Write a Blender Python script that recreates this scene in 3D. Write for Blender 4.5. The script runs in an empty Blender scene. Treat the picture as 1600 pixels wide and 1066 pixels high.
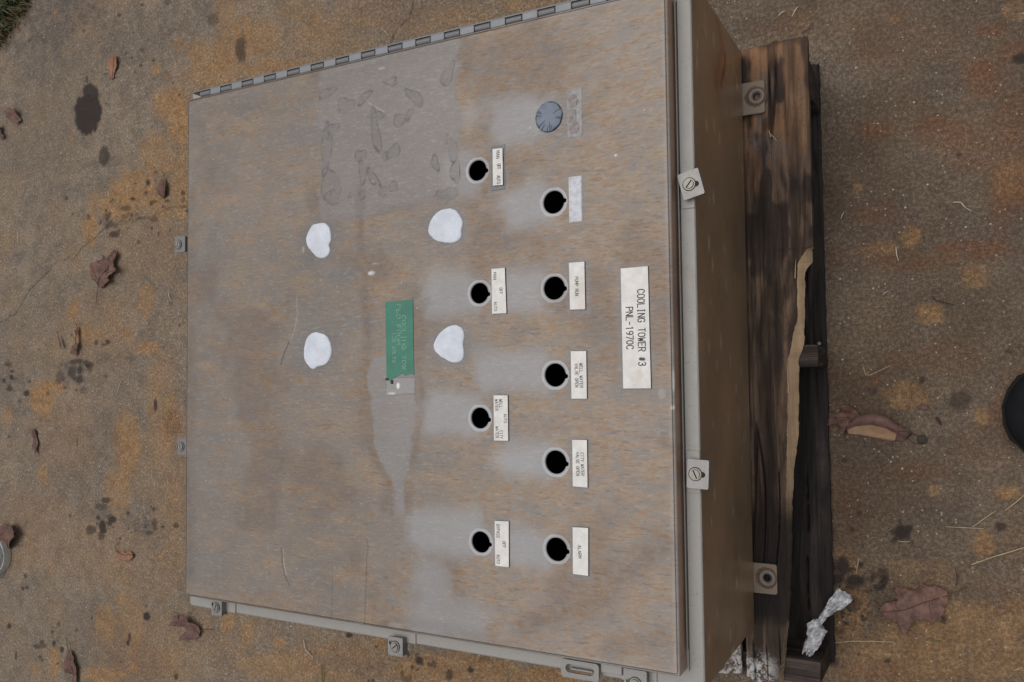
import bpy, bmesh, math, random
import numpy as np
from mathutils import Vector, Matrix, Euler

rnd = random.Random(7)
scene = bpy.context.scene
COL = scene.collection

# ------------------------------------------------------------------ camera, sky, sun, exposure
CAM = np.array([.5015, -.0337, 1.4577]); FPX = 1286.7; EUL = (.0364, .4863, -.0123)
cd = bpy.data.cameras.new('camera'); cam = bpy.data.objects.new('camera', cd); COL.objects.link(cam)
cam.location = CAM; cam.rotation_euler = EUL
cd.sensor_width = 36; cd.lens = 36 * FPX / 1600; cd.clip_start = .01; cd.clip_end = 300
scene.camera = cam

SUN_EL, SUN_AZ = 77, 140            # azimuth measured counter-clockwise from +X
w = bpy.data.worlds.new('World'); scene.world = w; w.use_nodes = True
wn = w.node_tree; bg = wn.nodes['Background']
sky = wn.nodes.new('ShaderNodeTexSky'); sky.sky_type = 'NISHITA'; sky.sun_disc = False
sky.sun_elevation = math.radians(SUN_EL); sky.sun_rotation = math.radians(90 - SUN_AZ)
sky.air_density = 1.0; sky.dust_density = 3.0; sky.ozone_density = 1.0
hs = wn.nodes.new('ShaderNodeHueSaturation'); hs.inputs['Saturation'].default_value = .20   # overcast: nearly grey sky
wn.links.new(sky.outputs[0], hs.inputs['Color']); wn.links.new(hs.outputs[0], bg.inputs[0])
bg.inputs[1].default_value = .075
sd = bpy.data.lights.new('sun', 'SUN'); sun = bpy.data.objects.new('sun', sd); COL.objects.link(sun)
sd.energy = 1.35; sd.angle = math.radians(60); sd.color = (1, .955, .9)
_d = Vector((math.cos(math.radians(SUN_AZ)) * math.cos(math.radians(SUN_EL)),
             math.sin(math.radians(SUN_AZ)) * math.cos(math.radians(SUN_EL)), math.sin(math.radians(SUN_EL))))
sun.rotation_euler = _d.to_track_quat('Z', 'Y').to_euler(); sun.location = _d * 10
vs = scene.view_settings
vs.view_transform = 'Standard'; vs.look = 'None'; vs.gamma = 1; vs.use_curve_mapping = False
vs.exposure = .07

# ------------------------------------------------------------------ survey helper: a sighted point -> its place at height z
def _rot(e):
    return np.array(Euler(e, 'XYZ').to_matrix())
MR = _rot(EUL)
def G(u, v, z=0.0):
    d = MR @ np.array([(u - 800) / FPX, -(v - 533) / FPX, -1.0]); t = (z - CAM[2]) / d[2]
    return (CAM + d * t)[:2]
def GP(pts, z=0.0): return [tuple(G(u, v, z)) for u, v in pts]

# ------------------------------------------------------------------ numpy value noise
def _lat(seed, n=256):
    return np.random.RandomState(seed).rand(n, n).astype(np.float32)
def vnoise(x, y, s, seed=0):
    L = _lat(seed); n = 256
    X = x * s + 37.3 + seed; Y = y * s + 91.7
    xi = np.floor(X).astype(int); yi = np.floor(Y).astype(int)
    fx = X - xi; fy = Y - yi; fx = fx * fx * (3 - 2 * fx); fy = fy * fy * (3 - 2 * fy)
    a = L[xi % n, yi % n]; b = L[(xi + 1) % n, yi % n]; c = L[xi % n, (yi + 1) % n]; d = L[(xi + 1) % n, (yi + 1) % n]
    return (a * (1 - fx) + b * fx) * (1 - fy) + (c * (1 - fx) + d * fx) * fy
def fbm(x, y, s, seed=0, o=4):
    r = 0; t = 0; a = 1
    for k in range(o):
        r = r + a * vnoise(x, y, s * 2 ** k, seed + k); t += a; a *= .55
    return r / t
def sst(e0, e1, x):
    t = np.clip((x - e0) / (e1 - e0), 0, 1); return t * t * (3 - 2 * t)
def segdist(X, Y, pts):
    best = np.full(X.shape, 9.0)
    for (ax, ay), (bx, by) in zip(pts[:-1], pts[1:]):
        dx, dy = bx - ax, by - ay; L2 = dx * dx + dy * dy + 1e-12
        t = np.clip(((X - ax) * dx + (Y - ay) * dy) / L2, 0, 1)
        best = np.minimum(best, np.hypot(X - ax - t * dx, Y - ay - t * dy))
    return best

# ------------------------------------------------------------------ material helpers
class M:
    def __init__(s, name):
        s.m = bpy.data.materials.new(name); s.m.use_nodes = True; s.t = s.m.node_tree
        s.b = s.t.nodes['Principled BSDF']; s._c = None
    def n(s, typ, **k):
        q = s.t.nodes.new('ShaderNode' + typ)
        for a, b in k.items(): setattr(q, a, b)
        return q
    def l(s, a, b): s.t.links.new(a, b)
    def put(s, sock, v):
        if isinstance(v, bpy.types.NodeSocket): s.l(v, sock)
        elif isinstance(v, tuple) and len(v) == 3 and sock.type == 'RGBA': sock.default_value = (*v, 1)
        else: sock.default_value = v
    def coord(s, scale=(1, 1, 1), rot=(0, 0, 0), obj=False):
        tc = s.n('TexCoord') if obj else s.n('NewGeometry')
        mp = s.n('Mapping'); mp.inputs['Scale'].default_value = scale; mp.inputs['Rotation'].default_value = rot
        s.l(tc.outputs['Object' if obj else 'Position'], mp.inputs[0]); return mp.outputs[0]
    def noise(s, sc, det=4, rough=.6, vec=None, dist=0):
        q = s.n('TexNoise'); q.inputs['Scale'].default_value = sc; q.inputs['Detail'].default_value = det
        q.inputs['Roughness'].default_value = rough; q.inputs['Distortion'].default_value = dist
        s.l(vec or s.coord(), q.inputs['Vector']); return q.outputs['Fac']
    def ramp(s, v, a, b, lo=0.0, hi=1.0):
        q = s.n('MapRange'); q.interpolation_type = 'SMOOTHSTEP'
        s.put(q.inputs[0], v); q.inputs[1].default_value = a; q.inputs[2].default_value = b
        q.inputs[3].default_value = lo; q.inputs[4].default_value = hi; return q.outputs[0]
    def math(s, op, a, b=0.0, clamp=False):
        q = s.n('Math', operation=op, use_clamp=clamp); s.put(q.inputs[0], a); s.put(q.inputs[1], b); return q.outputs[0]
    def mix(s, f, a, b, mode='MIX'):
        q = s.n('Mix', data_type='RGBA', blend_type=mode); s.put(q.inputs[0], f); s.put(q.inputs[6], a); s.put(q.inputs[7], b); return q.outputs[2]
    def attr(s, name):
        q = s.n('Attribute', attribute_name=name); p = s.n('SeparateColor'); s.l(q.outputs['Color'], p.inputs[0]); return p.outputs
    def vor(s, sc, feat='F1', vec=None):
        q = s.n('TexVoronoi', feature=feat); q.inputs['Scale'].default_value = sc; s.l(vec or s.coord(), q.inputs['Vector']); return q
    def bump(s, h, strength=.3, dist=.002):
        q = s.n('Bump'); q.inputs['Strength'].default_value = strength; q.inputs['Distance'].default_value = dist
        s.put(q.inputs['Height'], h); s.l(q.outputs[0], s.b.inputs['Normal'])
    def out(s, col, rough=.7, metal=0.0, spec=.5):
        s.put(s.b.inputs['Base Color'], col); s.put(s.b.inputs['Roughness'], rough)
        s.put(s.b.inputs['Metallic'], metal); s.put(s.b.inputs['Specular IOR Level'], spec); return s.m

def flecks(k, sc, size, keep, vec=None):
    """small sparse chips: 1 inside a chip"""
    v = k.vor(sc, vec=vec); sp = k.n('SeparateColor'); k.l(v.outputs['Color'], sp.inputs[0])
    return k.math('MULTIPLY', k.ramp(v.outputs['Distance'], size, size * .6), k.math('GREATER_THAN', sp.outputs[0], 1 - keep))

def mat_concrete():
    k = M('weathered_concrete')
    a = k.attr('stain_a'); b = k.attr('stain_shade_b')
    big = k.noise(2.2, 4, .6); mid = k.noise(19, 5, .65); fine = k.noise(170, 4, .75); grit = k.noise(620, 2, .6)
    c = k.mix(k.ramp(big, .35, .65), (.245, .188, .136), (.315, .25, .188))
    c = k.mix(k.ramp(mid, .36, .66), c, (.205, .165, .130))
    c = k.mix(k.ramp(k.noise(4.2, 5, .7), .46, .72, 0, .65), c, (.33, .215, .115))
    c = k.mix(k.ramp(k.noise(75, 3, .6), .52, .68, 0, .55), c, (.36, .31, .255))
    c = k.mix(k.ramp(k.noise(52, 3, .6), .56, .70, 0, .5), c, (.15, .12, .10))
    c = k.mix(k.math('MULTIPLY', b[1], .9), c, (.118, .080, .053))                       # brown soil tone that also carries blocked-sky shade at right
    c = k.mix(k.math('MULTIPLY', a[0], k.ramp(k.noise(34, 6, .75), .3, .62, .45, .95)), c, k.mix(k.ramp(k.noise(40, 5, .7), .35, .65), (.31, .165, .07), (.45, .265, .115)))   # ochre clay
    c = k.mix(k.math('MULTIPLY', b[0], k.ramp(k.noise(28, 6, .75), .25, .62)), c, (.20, .092, .05))  # red clay
    c = k.mix(k.math('MULTIPLY', k.math('MULTIPLY', b[2], .8), k.ramp(k.noise(48, 6, .8), .32, .6)), c, (.098, .086, .082))   # grey grime
    c = k.mix(k.ramp(fine, .40, .66), k.mix(1.0, c, (.66, .65, .64), 'MULTIPLY'), k.mix(1.0, c, (1.2, 1.2, 1.2), 'MULTIPLY'))
    c = k.mix(k.ramp(grit, .42, .60), k.mix(1.0, c, (.72, .72, .72), 'MULTIPLY'), k.mix(1.0, c, (1.16, 1.16, 1.16), 'MULTIPLY'))
    c = k.mix(k.math('MULTIPLY', flecks(k, 150, .26, .10), .55), c, (.52, .47, .40))
    c = k.mix(k.math('MULTIPLY', flecks(k, 60, .12, .10), .7), c, (.60, .57, .52))
    c = k.mix(k.math('MULTIPLY', flecks(k, 95, .17, .09), .6), c, (.05, .04, .035))
    c = k.mix(k.math('MULTIPLY', a[1], k.ramp(k.noise(120, 4, .7), .2, .45, .78, 1)), c, (.036, .026, .022))            # dark spill
    c = k.mix(a[2], c, (.035, .026, .02))                       # crack
    h = k.math('ADD', k.math('MULTIPLY', fine, .7), k.math('MULTIPLY', grit, .5))
    h = k.math('ADD', h, k.math('MULTIPLY', mid, 1.2))
    k.bump(h, .55, .004)
    return k.out(c, k.ramp(mid, .3, .7, .78, .95), 0, .35)

def mat_door():
    k = M('rust_bloomed_steel')
    a = k.attr('wear_tone_a'); b = k.attr('wear_b')
    vs_ = k.coord((85, 260, 60), (0, 0, .05)); vm = k.coord((26, 44, 30), (0, 0, -.03))
    st = k.noise(1, 8, .78, vs_, .5); sm = k.noise(1, 6, .7, vm, .5); br = k.noise(1, 2, .5, k.coord((9, 900, 60)))
    big = k.noise(3.2, 4, .6)
    base = k.mix(k.ramp(big, .35, .65), (.196, .180, .170), (.234, .216, .205))
    base = k.mix(k.ramp(br, .3, .7), k.mix(1.0, base, (.90, .90, .90), 'MULTIPLY'), base)
    fg = k.noise(1, 3, .7, k.coord((420, 760, 60)))
    base = k.mix(k.ramp(fg, .35, .65), k.mix(1.0, base, (.88, .87, .87), 'MULTIPLY'), k.mix(1.0, base, (1.1, 1.1, 1.11), 'MULTIPLY'))
    # rust veil (soft) then streaks (sharp)
    veil = k.math('MULTIPLY', a[0], k.ramp(sm, .32, .62, .25, 1.0))
    c = k.mix(k.math('MULTIPLY', veil, .86), base, (.345, .25, .160))
    thr = k.math('SUBTRACT', .60, k.math('MULTIPLY', a[0], .115))
    d = k.math('MULTIPLY', k.math('SUBTRACT', st, thr), 20.0, True)
    big_ok = k.ramp(sm, .36, .56, .15, 1)
    c = k.mix(k.math('MULTIPLY', k.math('MULTIPLY', d, big_ok), .72), c, (.30, .155, .056))
    dk = k.noise(1, 4, .7, k.coord((55, 300, 60), (0, 0, .02)), .3)
    c = k.mix(k.math('MULTIPLY', k.math('MULTIPLY', k.ramp(dk, .56, .63), a[0]), .6), c, (.12, .08, .056))
    lt = k.noise(1, 6, .75, k.coord((95, 330, 60), (0, 0, .05)), .4)
    c = k.mix(k.math('MULTIPLY', k.ramp(lt, .54, .62), .38), c, (.41, .355, .305))
    c = k.mix(k.math('MULTIPLY', a[1], .85), c, (.48, .49, .52))              # wiped and worn pale steel, plus painted brightness rising to the right
    c = k.mix(k.math('MULTIPLY', a[2], k.ramp(k.noise(90, 4, .7), .2, .6, .55, 1)), c, (.115, .078, .062))      # dirt
    c = k.mix(b[0], c, (.125, .12, .12))                       # glue outlines
    c = k.mix(b[1], c, (.78, .79, .82))                         # white scuffs
    c = k.mix(b[2], c, (.075, .05, .04))                        # dark scratches
    c = k.mix(k.math('MULTIPLY', flecks(k, 75, .07, .06), .8), c, (.75, .74, .72))
    k.bump(k.math('ADD', k.math('MULTIPLY', br, .35), st), .12, .0006)
    metal = k.math('MULTIPLY', k.math('SUBTRACT', 1.0, k.math('MULTIPLY', a[0], .8), True), .28)
    return k.out(c, k.ramp(st, .3, .7, .5, .66), metal, .4)

def mat_steel(name, col, dirty=.5, metal=.55, rough=.45, rust=.3):
    k = M(name)
    n1 = k.noise(45, 5, .7); n2 = k.noise(330, 3, .6); n3 = k.noise(14, 5, .65)
    c = k.mix(k.ramp(n1, .3, .7), tuple(x * (1 - .22 * dirty) for x in col), col)
    c = k.mix(k.math('MULTIPLY', k.ramp(n3, .55, .75), rust), c, (.30, .15, .075))
    c = k.mix(k.math('MULTIPLY', k.ramp(n2, .60, .72), dirty), c, (.16, .11, .08))
    k.bump(n2, .12, .0006)
    return k.out(c, k.ramp(n1, .3, .7, rough, rough + .15), metal, .45)

def mat_side():
    k = M('grime_reflection_side')
    a = k.attr('wear_tone_a')
    n1 = k.noise(1, 4, .6, k.coord((60, 5, 7))); n2 = k.noise(6, 4, .6); n3 = k.noise(260, 3, .6)
    c = k.mix(k.ramp(n2, .3, .7), (.44, .31, .195), (.50, .36, .23))  # brown base stands in for the ground mirrored in the steel
    c = k.mix(k.ramp(n1, .40, .66, 0, .75), c, (.33, .235, .155))
    c = k.mix(k.ramp(k.noise(28, 6, .75), .52, .72, 0, .5), c, (.25, .165, .105))
    c = k.mix(k.ramp(n3, .56, .7, 0, .35), c, (.15, .11, .085))
    c = k.mix(a[0], c, (.33, .095, .03))
    c = k.mix(a[1], c, (.62, .56, .45))
    c = k.mix(a[2], c, (.03, .02, .018))
    return k.out(c, .36, .5, .45)

def mat_plain(name, col, rough=.6, metal=0.0, var=.12, sc=60, bump=.1, spec=.5):
    k = M(name); n = k.noise(sc, 5, .65); n2 = k.noise(sc * 7, 3, .6)
    c = k.mix(k.ramp(n, .3, .7), tuple(x * (1 - var) for x in col), tuple(min(1, x * (1 + var * .5)) for x in col))
    c = k.mix(k.ramp(n2, .6, .75, 0, var), c, tuple(x * .5 for x in col))
    if bump: k.bump(n2, bump, .001)
    return k.out(c, rough, metal, spec)

def mat_plate():
    k = M('engraved_cream_plastic'); n = k.noise(70, 5, .7); n2 = k.noise(400, 3, .6)
    c = k.mix(k.ramp(n, .35, .7), (.70, .675, .65), (.82, .80, .78))
    c = k.mix(k.ramp(k.noise(22, 4, .6), .56, .72, 0, .4), c, (.56, .48, .38))
    c = k.mix(k.ramp(n2, .66, .76, 0, .5), c, (.25, .2, .16))
    return k.out(c, .5, 0, .4)

def mat_wood(name, dark, light, grain=(150, 4, 60), raw=False, black=.5):
    k = M(name); a = k.attr('wood')
    g = k.noise(1, 5, .6, k.coord(grain), .6); g2 = k.noise(1, 4, .6, k.coord((grain[0] * .3, grain[1] * 1.1, grain[2] * .3)), 1.2)
    f = k.noise(240, 3, .6)
    c = k.mix(k.ramp(g, .3, .72), dark, light)
    c = k.mix(k.ramp(g2, .48, .66, 0, .7 if not raw else .25), c, tuple(x * .38 for x in dark))
    if not raw:
        g3 = k.noise(1, 3, .5, k.coord((grain[0] * .16, grain[1] * .7, grain[2] * .2)), 1.5)
        c = k.mix(k.ramp(g3, .42, .56, 0, .75), c, tuple(x * .42 for x in dark))
        c = k.mix(k.ramp(g3, .42, .34, 0, .35), c, tuple(min(1, x * 1.5) for x in light))
    c = k.mix(k.math('MULTIPLY', k.ramp(k.noise(17, 5, .7), .45, .7), black), c, tuple(x * .45 for x in dark))
    c = k.mix(k.math('MULTIPLY', a[0], k.ramp(g, .25, .6, .15, .85)), c, k.mix(k.ramp(k.noise(19, 3, .5), .45, .58), (.31, .17, .09), (.19, .14, .12)))      # faded tan zone
    c = k.mix(k.math('MULTIPLY', a[1], .92), c, (.018, .014, .014))     # blackened
    c = k.mix(k.ramp(f, .58, .7, 0, .4), c, tuple(x * .4 for x in dark))
    wmask = k.math('MULTIPLY', a[2], k.ramp(k.noise(75, 6, .8), .44, .56))
    c = k.mix(wmask, c, (.62, .62, .62))                        # white paint spatter
    k.bump(k.math('ADD', g, k.math('MULTIPLY', f, .3)), .6, .0025)
    return k.out(c, .82, 0, .3)

def mat_leaf(name, dark, light):
    k = M(name); n = k.noise(60, 5, .7); n2 = k.noise(500, 3, .6)
    c = k.mix(k.ramp(n, .3, .7), dark, light)
    c = k.mix(k.ramp(n2, .58, .72, 0, .55), c, tuple(x * .4 for x in dark))
    c = k.mix(flecks(k, 130, .2, .1), c, (.05, .03, .025))
    k.bump(n, .3, .002)
    return k.out(c, .65, 0, .35)

CONC = mat_concrete(); DOOR = mat_door(); SIDE = mat_side()
LIP = mat_steel('lip_steel', (.35, .338, .322), .5, .25, .5, .25)
GALV = mat_steel('clamp_steel', (.29, .285, .28), .6, .5, .42, .15)
TAB = mat_steel('tab_steel', (.27, .23, .18), .7, .3, .5, .9)
WASH = mat_steel('washer_steel', (.26, .25, .245), .5, .4, .5, .6)
SCREW = mat_steel('screw_steel', (.30, .285, .26), .6, .55, .4, .3)
RUST = mat_plain('rust_ring', (.20, .075, .03), .9, 0, .3)
HALO = mat_plain('rust_halo', (.19, .125, .08), .85, 0, .3, 110)
CLIP = mat_steel('dull_clip_steel', (.22, .22, .225), .4, .5, .45, .1)
DARKM = mat_plain('dark_gasket_shade', (.03, .026, .024), .8)
HINGL = mat_steel('hinge_steel_bright', (.25, .26, .28), .3, .4, .45, .05)
HINGD = mat_steel('hinge_steel_barrel', (.20, .20, .21), .4, .4, .45, .1)
PLATE = mat_plate()
INK = mat_plain('engraved_black', (.035, .033, .032), .7, 0, .1, 60, 0)
GREEN = mat_plain('green_plastic', (.034, .195, .135), .45, 0, .14, 40, .05)
GREENT = mat_plain('worn_green_letters', (.24, .42, .31), .6, 0, .3, 200, 0)
CHALK = mat_plain('white_filler', (.70, .74, .82), .75, 0, .12, 45, .9)
BLUE = mat_plain('blue_grey_paint', (.175, .215, .28), .5, 0, .12, 90, .1)
GHOST = mat_plain('adhesive_residue', (.37, .36, .36), .75, 0, .25, 110, .5)
GHOST2 = mat_plain('white_adhesive_residue', (.66, .68, .73), .8, 0, .2, 140, .6)
STRAW = mat_plain('dry_straw', (.46, .38, .22), .7, 0, .25, 80, 0)
STRAWP = mat_plain('pale_straw', (.60, .55, .44), .7, 0, .25, 80, 0)
WOOD_D = mat_wood('weathered_pallet_wood', (.085, .057, .041), (.23, .155, .108))
WOOD_B = mat_wood('black_wet_wood', (.036, .029, .027), (.080, .062, .054), black=.7)
WOOD_S = mat_wood('grey_stringer_wood', (.045, .033, .029), (.10, .074, .062), (5, 150, 90))
WOOD_R = mat_wood('fresh_split_pine', (.46, .31, .185), (.60, .44, .28), (240, 5, 90), raw=True, black=.15)
LEAF_A = mat_leaf('red_brown_leaf', (.085, .046, .038), (.22, .115, .088))
LEAF_B = mat_leaf('dark_purple_leaf', (.115, .062, .055), (.19, .105, .09))
LEAF_C = mat_leaf('tan_leaf_underside', (.36, .22, .135), (.46, .30, .19))
LEAF_O = mat_leaf('orange_brown_leaf', (.24, .115, .065), (.34, .175, .105))
VEIN = mat_plain('leaf_vein', (.10, .055, .042), .7)
PAPER = mat_plain('grubby_white_strip', (.62, .63, .66), .6, 0, .55, 110, .4)

# ------------------------------------------------------------------ object helpers
def tag(o, label=None, cat=None, group=None, kind=None):
    if label: o['label'] = label
    if cat: o['category'] = cat
    if group: o['group'] = group
    if kind: o['kind'] = kind
    return o
def empty(name, loc=(0, 0, 0), **k):
    o = bpy.data.objects.new(name, None); COL.objects.link(o); o.location = loc; o.empty_display_size = .05
    bpy.context.view_layer.update() if False else None
    return tag(o, **k)
def link(name, me, mats, parent=None, smooth=False):
    for m in (mats if isinstance(mats, (list, tuple)) else [mats]): me.materials.append(m)
    if smooth: me.polygons.foreach_set('use_smooth', [True] * len(me.polygons))
    o = bpy.data.objects.new(name, me); COL.objects.link(o)
    if parent is not None:
        o.parent = parent
        o.matrix_parent_inverse = Matrix.Identity(4)
        # all meshes are written in world coordinates; undo the parents' offsets
        off = Vector((0, 0, 0)); p = parent
        while p is not None: off += p.location; p = p.parent
        o.location = -off
    return o
def from_bm(name, bm, mats, parent=None, smooth=False):
    me = bpy.data.meshes.new(name); bmesh.ops.recalc_face_normals(bm, faces=bm.faces); bm.to_mesh(me); bm.free()
    return link(name, me, mats, parent, smooth)
def box(bm, x0, x1, y0, y1, z0, z1, bev=0, mi=0):
    r = bmesh.ops.create_cube(bm, size=1); vv = r['verts']
    for v in vv:
        v.co = Vector(((x0 + x1) / 2 + v.co.x * (x1 - x0), (y0 + y1) / 2 + v.co.y * (y1 - y0), (z0 + z1) / 2 + v.co.z * (z1 - z0)))
    fs = set(f for v in vv for f in v.link_faces)
    for f in fs: f.material_index = mi
    if bev:
        es = list(set(e for v in vv for e in v.link_edges)); bmesh.ops.bevel(bm, geom=es, offset=bev, segments=2, affect='EDGES', profile=.5)
def extr(bm, outer, holes, z0, z1, mi=0):
    """solid plate with holes between z0 and z1"""
    def ring(pts, z):
        vs_ = [bm.verts.new((p[0], p[1], z)) for p in pts]
        es = [bm.edges.new((vs_[i], vs_[(i + 1) % len(vs_)])) for i in range(len(vs_))]; return vs_, es
    loops = [outer] + list(holes); tops = []; bots = []
    te = []; be = []
    for L in loops:
        a, ea = ring(L, z1); b, eb = ring(L, z0); tops.append(a); bots.append(b); te += ea; be += eb
    for es in (te, be):
        g = bmesh.ops.triangle_fill(bm, edges=es, use_beauty=True, use_dissolve=False)
        for f in g['geom']:
            if isinstance(f, bmesh.types.BMFace): f.material_index = mi
    for a, b in zip(tops, bots):
        n = len(a)
        for i in range(n):
            f = bm.faces.new((a[i], a[(i + 1) % n], b[(i + 1) % n], b[i])); f.material_index = mi
def circ(cx, cy, r, n=28, ry=None, a0=0):
    return [(cx + r * math.cos(a0 + 2 * math.pi * i / n), cy + (ry or r) * math.sin(a0 + 2 * math.pi * i / n)) for i in range(n)]
def rrect(x0, x1, y0, y1, r, n=5):
    p = []
    for cx, cy, a in ((x1 - r, y1 - r, 0), (x0 + r, y1 - r, 90), (x0 + r, y0 + r, 180), (x1 - r, y0 + r, 270)):
        for i in range(n): t = math.radians(a + 90 * i / (n - 1)); p.append((cx + r * math.cos(t), cy + r * math.sin(t)))
    return p
def rot(pts, cx, cy, deg):
    c, s = math.cos(math.radians(deg)), math.sin(math.radians(deg))
    return [(cx + (x - cx) * c - (y - cy) * s, cy + (x - cx) * s + (y - cy) * c) for x, y in pts]
def tube(bm, pts, r, n=6, mi=0, taper=None):
    pts = [Vector(p) for p in pts]; rings = []
    for i, p in enumerate(pts):
        t = (pts[min(i + 1, len(pts) - 1)] - pts[max(i - 1, 0)]).normalized()
        a = t.orthogonal().normalized(); b = t.cross(a)
        rr = r if taper is None else r * taper[i]
        rings.append([bm.verts.new(p + (a * math.cos(2 * math.pi * k / n) + b * math.sin(2 * math.pi * k / n)) * rr) for k in range(n)])
    for A, B in zip(rings[:-1], rings[1:]):
        for k in range(n):
            f = bm.faces.new((A[k], A[(k + 1) % n], B[(k + 1) % n], B[k])); f.material_index = mi
    bm.faces.new(rings[0]).material_index = mi; bm.faces.new(rings[-1]).material_index = mi
def setattr_col(me, name, arr):
    a = me.color_attributes.new(name, 'FLOAT_COLOR', 'POINT')
    q = np.ones((len(me.vertices), 4), np.float32); q[:, :3] = arr; a.data.foreach_set('color', q.ravel())
def grid_mesh(name, xs, ys, Z):
    nx, ny = len(xs), len(ys)
    X, Y = np.meshgrid(xs, ys, indexing='ij')
    co = np.stack([X, Y, Z if isinstance(Z, np.ndarray) else np.full(X.shape, Z)], -1).reshape(-1, 3).astype(np.float32)
    i = np.arange(nx - 1)[:, None] * ny + np.arange(ny - 1)[None, :]
    q = np.stack([i, i + ny, i + ny + 1, i + 1], -1).reshape(-1, 4)
    return X, Y, co, q
def mesh_np(name, co, quads):
    me = bpy.data.meshes.new(name); n = len(quads)
    me.vertices.add(len(co)); me.vertices.foreach_set('co', co.astype(np.float32).ravel())
    me.loops.add(n * 4); me.loops.foreach_set('vertex_index', quads.astype(np.int32).ravel())
    me.polygons.add(n); me.polygons.foreach_set('loop_start', np.arange(n, dtype=np.int32) * 4)
    me.update(calc_edges=True); return me

# ------------------------------------------------------------------ GROUND: concrete slab
def build_ground():
    xs = np.concatenate([[-60, -30, -14, -7, -4, -2.9, -2.45], np.arange(-2.3, -1.3, .0045), np.arange(-1.3, .8, .0032), [.86, 1.0, 1.3, 2, 4, 8, 16, 30, 60]])
    ys = np.concatenate([[-60, -30, -14, -7, -3.5, -2, -1.4, -1.15], np.arange(-1.0, 1.22, .0034), [1.3, 1.5, 2, 3.5, 7, 14, 30, 60]])
    X, Y, co, q = grid_mesh('g', xs, ys, 0.0)
    n1 = fbm(X, Y, 26, 3); n2 = fbm(X, Y, 110, 9, 3); nb = fbm(X, Y, 7, 21)
    A = np.zeros(X.shape + (3,), np.float32); B = np.zeros_like(A)
    def stain(T, ch, u, v, ru, rv, s=1.0, soft=.35, rag=.9):
        c = G(u, v); ex = (G(u + ru, v) - c); ey = (G(u, v + rv) - c)
        m = np.linalg.inv(np.array([ex, ey]).T)
        R_ = (np.abs(ex) + np.abs(ey)).max() * 1.9
        i0, i1 = np.searchsorted(xs, [c[0] - R_, c[0] + R_]); j0, j1 = np.searchsorted(ys, [c[1] - R_, c[1] + R_])
        if i1 <= i0 or j1 <= j0: return
        sl = (slice(i0, i1), slice(j0, j1))
        dx = X[sl] - c[0]; dy = Y[sl] - c[1]
        a = m[0, 0] * dx + m[0, 1] * dy; b = m[1, 0] * dx + m[1, 1] * dy
        d = np.hypot(a, b) + (n1[sl] - .5) * rag + (n2[sl] - .5) * rag * .5
        T[sl + (ch,)] = np.maximum(T[sl + (ch,)], s * sst(1 + soft, 1 - soft, d))
    OCH = [(350, 92, 28, 28, .8), (310, 92, 18, 32, .7), (272, 165, 30, 32, 1), (282, 190, 22, 40, 1), (330, 112, 40, 24, .8), (352, 20, 16, 30, .6),
           (248, 245, 34, 40, .7), (285, 285, 18, 60, .8), (218, 300, 46, 34, .9), (182, 322, 40, 26, .95), (143, 355, 13, 28, .9), (250, 335, 26, 18, .6),
           (226, 470, 14, 24, .7), (115, 487, 9, 22, .9), (135, 522, 24, 16, .8), (201, 522, 10, 9, .9), (230, 545, 24, 11, .9), (68, 622, 20, 30, 1), (86, 604, 22, 11, .9),
           (258, 680, 8, 26, .9), (265, 640, 16, 35, .7), (198, 700, 20, 52, .9), (184, 765, 24, 40, .7), (10, 648, 7, 16, .7), (66, 742, 8, 14, .8),
           (165, 975, 16, 30, .9), (205, 985, 22, 50, .7), (192, 937, 14, 10, .7), (55, 1045, 6, 9, .9), (85, 1036, 9, 22, .8), (160, 1055, 34, 14, .9), (208, 1042, 7, 8, 1),
           (357, 975, 12, 18, .8), (385, 990, 14, 18, .6), (520, 1040, 120, 34, .6), (690, 1050, 110, 30, .8), (860, 1058, 80, 20, .9), (440, 1040, 70, 22, .7), (440, 1006, 12, 8, .8), (594, 1006, 9, 12, .8),
           (390, 60, 50, 34, .7), (500, 52, 40, 30, .6), (430, 112, 60, 20, .8), (560, 20, 60, 26, .4), (470, 20, 40, 18, .5), (840, 10, 60, 14, .5), (700, 40, 90, 26, .35),
           (85, 22, 5, 6, .9), (98, 75, 4, 4, .7), (244, 108, 8, 10, .7), (112, 214, 4, 5, .7), (125, 35, 16, 14, .4), (280, 68, 10, 12, .6), (275, 870, 30, 14, .5), (252, 640, 22, 100, .55), (230, 380, 60, 60, .3), (150, 520, 70, 60, .3), (330, 140, 70, 60, .4), (450, 80, 120, 40, .35), (150, 860, 90, 50, .3),
           (272, 790, 14, 60, .55), (100, 680, 60, 80, .22), (60, 830, 90, 60, .25), (240, 900, 60, 40, .3), (240, 1010, 120, 60, .35), (270, 760, 34, 150, .35),
           (1425, 370, 16, 18, .8), (1380, 388, 24, 12, .5), (1450, 490, 26, 20, .7), (1524, 432, 18, 18, .6), (1420, 622, 36, 22, .6), (1534, 650, 12, 16, .7), (1340, 296, 8, 10, .5),
           (1580, 285, 34, 30, .6), (1395, 30, 10, 6, .5), (1590, 15, 20, 14, .5), (1500, 980, 90, 36, .65), (1540, 850, 16, 22, .8), (1560, 1030, 60, 34, .6), (1400, 1030, 120, 50, .6),
           (1320, 960, 30, 80, .6), (1440, 900, 60, 30, .3), (1575, 770, 20, 10, .7), (1460, 768, 10, 10, .6), (1355, 395, 12, 7, .4), (1240, 30, 30, 20, .25), (1590, 960, 30, 30, .5)]
    for s in OCH: stain(A, 0, *s)
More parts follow.
